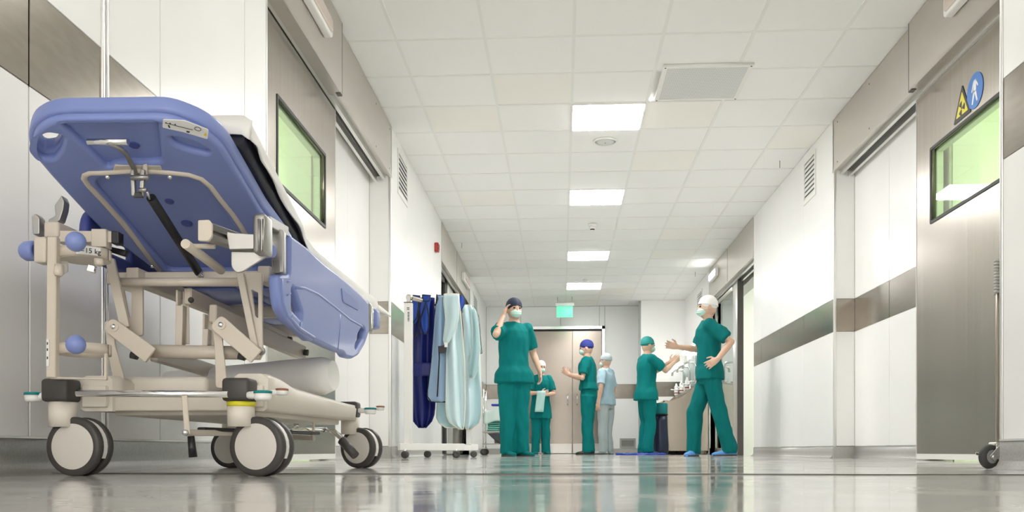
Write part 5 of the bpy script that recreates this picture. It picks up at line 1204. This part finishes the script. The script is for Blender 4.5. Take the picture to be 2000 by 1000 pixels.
def person(label, u, d, rot, H, top, bottom, capm, arms, legs, lean=0.0, head=(0, 0), hem=.80, shoe=None, maskm=MASKM, flare=1.0, group='staff in scrubs'):
    f = H / 1.7; pos = P(u, 880, d)
    root = thing('person', label, 'person', (pos.x, pos.y, 0), group)
    root.rotation_euler = (0, 0, math.radians(rot)); root.scale = (f, f, f)
    ln = lambda z: lean * max(0, z - .9)
    HY, HP = math.radians(head[0]), math.radians(head[1]); piv = V(ln(1.5), 0, 1.5)
    RH = Matrix.Translation(piv) @ Matrix.Rotation(HY, 4, 'Z') @ Matrix.Rotation(HP, 4, 'Y') @ Matrix.Translation(V(0, 0, -1.5))
    # body
    b = MB()
    b.loft([ell(ln(z), 0, z, rx, ry) for z, rx, ry in ((.80, .09, .15), (.92, .105, .16), (1.03, .092, .135), (1.15, .098, .14), (1.28, .105, .148), (1.36, .094, .150), (1.42, .062, .10), (1.47, .052, .062), (1.53, .050, .053), (1.58, .05, .052))])
    hb = MB(); hb.sphere((0, 0, 1.602), 1, .097, .076, .116, 20, 14); hb.sphere((.024, 0, 1.542), 1, .070, .057, .058, 16, 10)
    hb.loft([[V(.088, -.006, 1.625), V(.098, 0, 1.625), V(.088, .006, 1.625)], [V(.085, -.016, 1.582), V(.116, 0, 1.582), V(.085, .016, 1.582)], [V(.085, -.012, 1.570), V(.1, 0, 1.570), V(.085, .012, 1.570)]], False)
    for s in (-1, 1): hb.sphere((-.008, .078 * s, 1.595), 1, .020, .010, .032, 10, 8)
    b.add([RH @ Vector(q) for q in hb.v], hb.f)
    for s, key in ((1, 'L'), (-1, 'R')):
        el, wr, hd, pm, cu = arms[key]; sh = V(ln(1.4), .150 * s, 1.385); el = Vector(el); wr = Vector(wr)
        b.tube([sh, sh.lerp(el, .35), sh.lerp(el, .75), el, el.lerp(wr, .3), el.lerp(wr, .7), wr], [.050, .048, .042, .039, .040, .031, .026], 12)
        b.sphere(sh, .050); b.sphere(el, .039); hand(b, wr, hd, pm, -s, cu)
        kn, an = Vector(legs[key][0]), Vector(legs[key][1]); hp = V(0, .085 * s, .88)
        b.tube([hp, hp.lerp(kn, .5), kn, kn.lerp(an, .3), an], [.082, .07, .052, .052, .036], 12)
    remeshed('body', b, .0065, SKIN, root, 0, 2)
    for s in (-1, 1):
        e = MB().sphere(RH @ V(.084, .031 * s, 1.612), .0125, 1, 1.2, .8).build('eye', EYEM); e.parent = root
        br = MB().tube([RH @ V(.090, .015 * s, 1.632), RH @ V(.088, .032 * s, 1.637), RH @ V(.076, .048 * s, 1.632)], .004, 6).build('eyebrow', mat('dark hair', (.03, .02, .015), .6)); br.parent = root
    # clothing
    t = MB(); zs = [hem, hem + .1, .98, 1.08, 1.18, 1.28, 1.36, 1.415, 1.45, 1.465]
    rxs = [.150 * flare, .146 * flare, .136, .128, .130, .136, .124, .094, .072, .064]; rys = [.205 * flare, .196 * flare, .178, .166, .165, .172, .178, .150, .104, .084]
    if hem > .9: zs[0:3] = [hem, hem + .03, hem + .08]; zs = sorted(zs)
    t.loft([ell(ln(z), 0, z, rx, ry, 24) for z, rx, ry in zip(zs, rxs, rys)])
    for s, key in ((1, 'L'), (-1, 'R')):
        el = Vector(arms[key][0]); sh = V(ln(1.4), .148 * s, 1.388); q = sh.lerp(el, .80)
        t.tube([sh, sh.lerp(el, .3), sh.lerp(el, .6), q], [.076, .077, .075, .078], 16); t.sphere(sh, .078)
    remeshed('tunic', t, .011, top, root, .016, 4)
    t = MB(); t.loft([ell(0, 0, z, rx, ry, 24) for z, rx, ry in ((.78, .115, .170), (.88, .128, .182), (.98, .12, .165), (1.04, .112, .15))])
    for s, key in ((1, 'L'), (-1, 'R')):
        kn, an = Vector(legs[key][0]), Vector(legs[key][1]); hp = V(0, .088 * s, .88); lo_ = an + V(.004, 0, -.045)
        t.tube([hp, hp.lerp(kn, .4), hp.lerp(kn, .8), kn, kn.lerp(an, .5), an, lo_], [.105, .098, .086, .082, .080, .082, .080], 18)
    remeshed('trousers', t, .011, bottom, root, .017, 4)
    cp = MB().sphere((-.014, 0, 1.640), 1, .105, .088, .095, 24, 14); cpm = MB().add([RH @ Vector(q) for q in cp.v], cp.f, True)
    cpm.tube([RH @ V(-.012 + .1 * math.cos(k * math.pi / 10), .083 * math.sin(k * math.pi / 10), 1.625 + .02 * math.cos(k * math.pi / 10)) for k in range(20)], .008, 6, closed=True)
    o = cpm.build('surgical_cap', capm); o.parent = root
    mk_ = MB().sphere((.052, 0, 1.556), 1, .066, .062, .052, 20, 12); mm = MB().add([RH @ Vector(q) for q in mk_.v], mk_.f, True)
    for zc in (1.545, 1.565): mm.tube([RH @ V(.052 + .067 * math.cos(a_), .063 * math.sin(a_), zc) for a_ in [math.radians(x) for x in range(-70, 71, 14)]], .0022, 5)
    o = mm.build('face_mask', maskm); o.parent = root
    o = MB().tube([RH @ V(.05 + .0, .066, 1.578), RH @ V(-.03, .080, 1.60), RH @ V(-.1, 0, 1.61), RH @ V(-.03, -.080, 1.60), RH @ V(.05, -.066, 1.578)], .003, 6).build('mask_tie', maskm); o.parent = root
    # shoes
    shoe = shoe or SCRUB2
    for s, key in ((1, 'L'), (-1, 'R')):
        an = Vector(legs[key][1]); ya = math.radians(legs[key][2]); R_ = Matrix.Translation((an.x, an.y, an.z - .08)) @ Matrix.Rotation(ya, 4, 'Z') @ Matrix.Rotation(math.radians(legs[key][3]), 4, 'Y')
        sh = MB(); rr = []
        for (x, w_, h_) in ((-.075, .022, .045), (-.06, .036, .075), (-.02, .040, .090), (.04, .042, .078), (.10, .046, .055), (.155, .042, .044), (.185, .020, .03)):
            rr.append([R_ @ V(x, w_ * math.cos(k * math.pi / 8) , max(0.0015, .022 + (h_ - .022) * max(0, math.sin(k * math.pi / 8)) + .022 * min(0, math.sin(k * math.pi / 8)))) for k in range(16)])
        sh.loft(rr, True); o = sh.build('shoe', shoe); o.parent = root
        so_ = MB(); so_.loft([[R_ @ V(x, w_ * sg, z) for sg, z in ((-1, 0), (1, 0), (1, .016), (-1, .016))] for x, w_ in ((-.075, .03), (-.03, .041), (.06, .044), (.13, .047), (.18, .026))], False)
        q = so_.build('sole', RUBBER, None); q.parent = o
    return root
STAND = {'L': ((.02, .09, .48), (.0, .10, .08), 8, 0), 'R': ((.02, -.09, .48), (.0, -.10, .08), -8, 0)}
NAVYC = mat('navy cap', (.02, .025, .055), .7); BLUEC = mat('blue cap', (.03, .045, .25), .7); TEALC = mat('teal cap', (.02, .26, .24), .7); WHITEC = mat('white cap', (.74, .73, .71), .7)
BLKSHOE = mat('black clog', (.012, .012, .013), .4); BLUESHOE = mat('blue overshoe', (.10, .28, .62), .6); NAVYSHOE = mat('navy clog', (.02, .03, .16), .5)
# tying the mask, facing the camera
p1 = person('person in teal scrubs and dark cap tying a mask, standing beside the linen cart', 1004, 10.0, -66, 1.71, SCRUB, SCRUB, NAVYC,
    {'R': ((.17, -.27, 1.30), (.06, -.145, 1.52), (-.1, .35, .95), (.2, .9, 0), .6), 'L': ((-.06, .25, 1.14), (.06, .28, .93), (.2, .0, -1), (0, -1, 0), .5)},
    {'L': ((.04, .07, .48), (.02, .085, .08), 20, 0), 'R': ((.03, -.09, .48), (.0, -.085, .08), 6, 0)}, head=(0, 3), hem=.80, flare=1.12)
# facing left, forearms raised
p2 = person('person in teal scrubs and blue cap with raised forearms before the far door', 1150, 14.0, 172, 1.74, SCRUB, SCRUB, BLUEC,
    {'R': ((.07, -.23, 1.14), (.29, -.12, 1.20), (.75, .25, .6), (-.3, .9, .2), .3), 'L': ((.07, .23, 1.14), (.29, .12, 1.20), (.75, -.25, .6), (-.3, -.9, .2), .3)},
    STAND, lean=.04, head=(0, 8), hem=.97, shoe=BLKSHOE)
# scrubbing at the sink, facing right
p3 = person('person in teal scrubs and green cap scrubbing hands at the sink', 1262, 13.55, 22, 1.73, SCRUB, SCRUB, TEALC,
    {'R': ((.20, -.22, 1.22), (.40, -.12, 1.36), (.8, .2, .5), (-.2, .9, .3), .4), 'L': ((.22, .20, 1.22), (.43, .08, 1.38), (.8, -.2, .5), (-.2, -.9, .3), .4)},
    {'L': ((.05, .09, .48), (-.01, .10, .08), 10, 0), 'R': ((.03, -.09, .48), (-.03, -.10, .08), -4, 0)}, lean=.03, head=(0, 6), hem=.80, flare=1.1, shoe=NAVYSHOE)
# striding left in blue overshoes beside the glass door
p4 = person('person in teal scrubs, white cap and blue overshoes striding by the glass door', 1386, 9.9, 176, 1.72, SCRUB2, SCRUB2, WHITEC,
    {'L': ((-.20, .23, 1.20), (-.06, .26, 1.02), (.8, .0, -.5), (0, -1, 0), .5), 'R': ((.12, -.24, 1.18), (.33, -.16, 1.20), (.9, .2, .2), (0, .9, -.2), .4)},
    {'L': ((-.09, .08, .49), (-.20, .085, .085), 4, 0), 'R': ((.15, -.08, .48), (.16, -.09, .08), 60, 0)}, lean=.03, head=(10, 4), hem=.82, shoe=BLUESHOE)
# small figure behind, hands folded over a cloth
p5 = person('shorter person in teal gown with folded hands, just left of the far door', 1056, 15.6, -78, 1.58, SCRUB, SCRUB, WHITEC,
    {'R': ((.06, -.23, 1.12), (.22, -.04, 1.12), (.2, .9, .1), (-.9, .2, 0), .5), 'L': ((.06, .23, 1.12), (.24, .04, 1.08), (.2, -.9, .0), (-.9, -.2, 0), .5)},
    STAND, head=(10, 10), hem=.66, flare=1.02)
q = cloth('held_cloth', [[p5.matrix_basis @ V(.30 - .05 * abs(s - .5) + .008 * math.sin(7 * s + t * 5), -.12 + .16 * s - .04 * t, 1.15 - .38 * t) for s in [k / 8 for k in range(9)]] for t in [k / 10 for k in range(11)]], .006, mat('light teal cloth', (.45, .68, .64), .75, bump=.2, bscale=25)); tag(q, 'light teal cloth held by the shorter person at the back', 'cloth')
# pale figure by the door frame
p6 = person('person in pale blue top with lowered arm at the right door frame', 1184, 15.6, 150, 1.70, PALEB, PALEG, PALEG,
    {'R': ((-.02, -.26, 1.12), (.04, -.27, .88), (.1, .0, -1), (0, 1, 0), .5), 'L': ((-.04, .27, 1.12), (.0, .29, .87), (.1, 0, -1), (0, -1, 0), .5)}, STAND, head=(0, 5), hem=.84, shoe=PALEG)
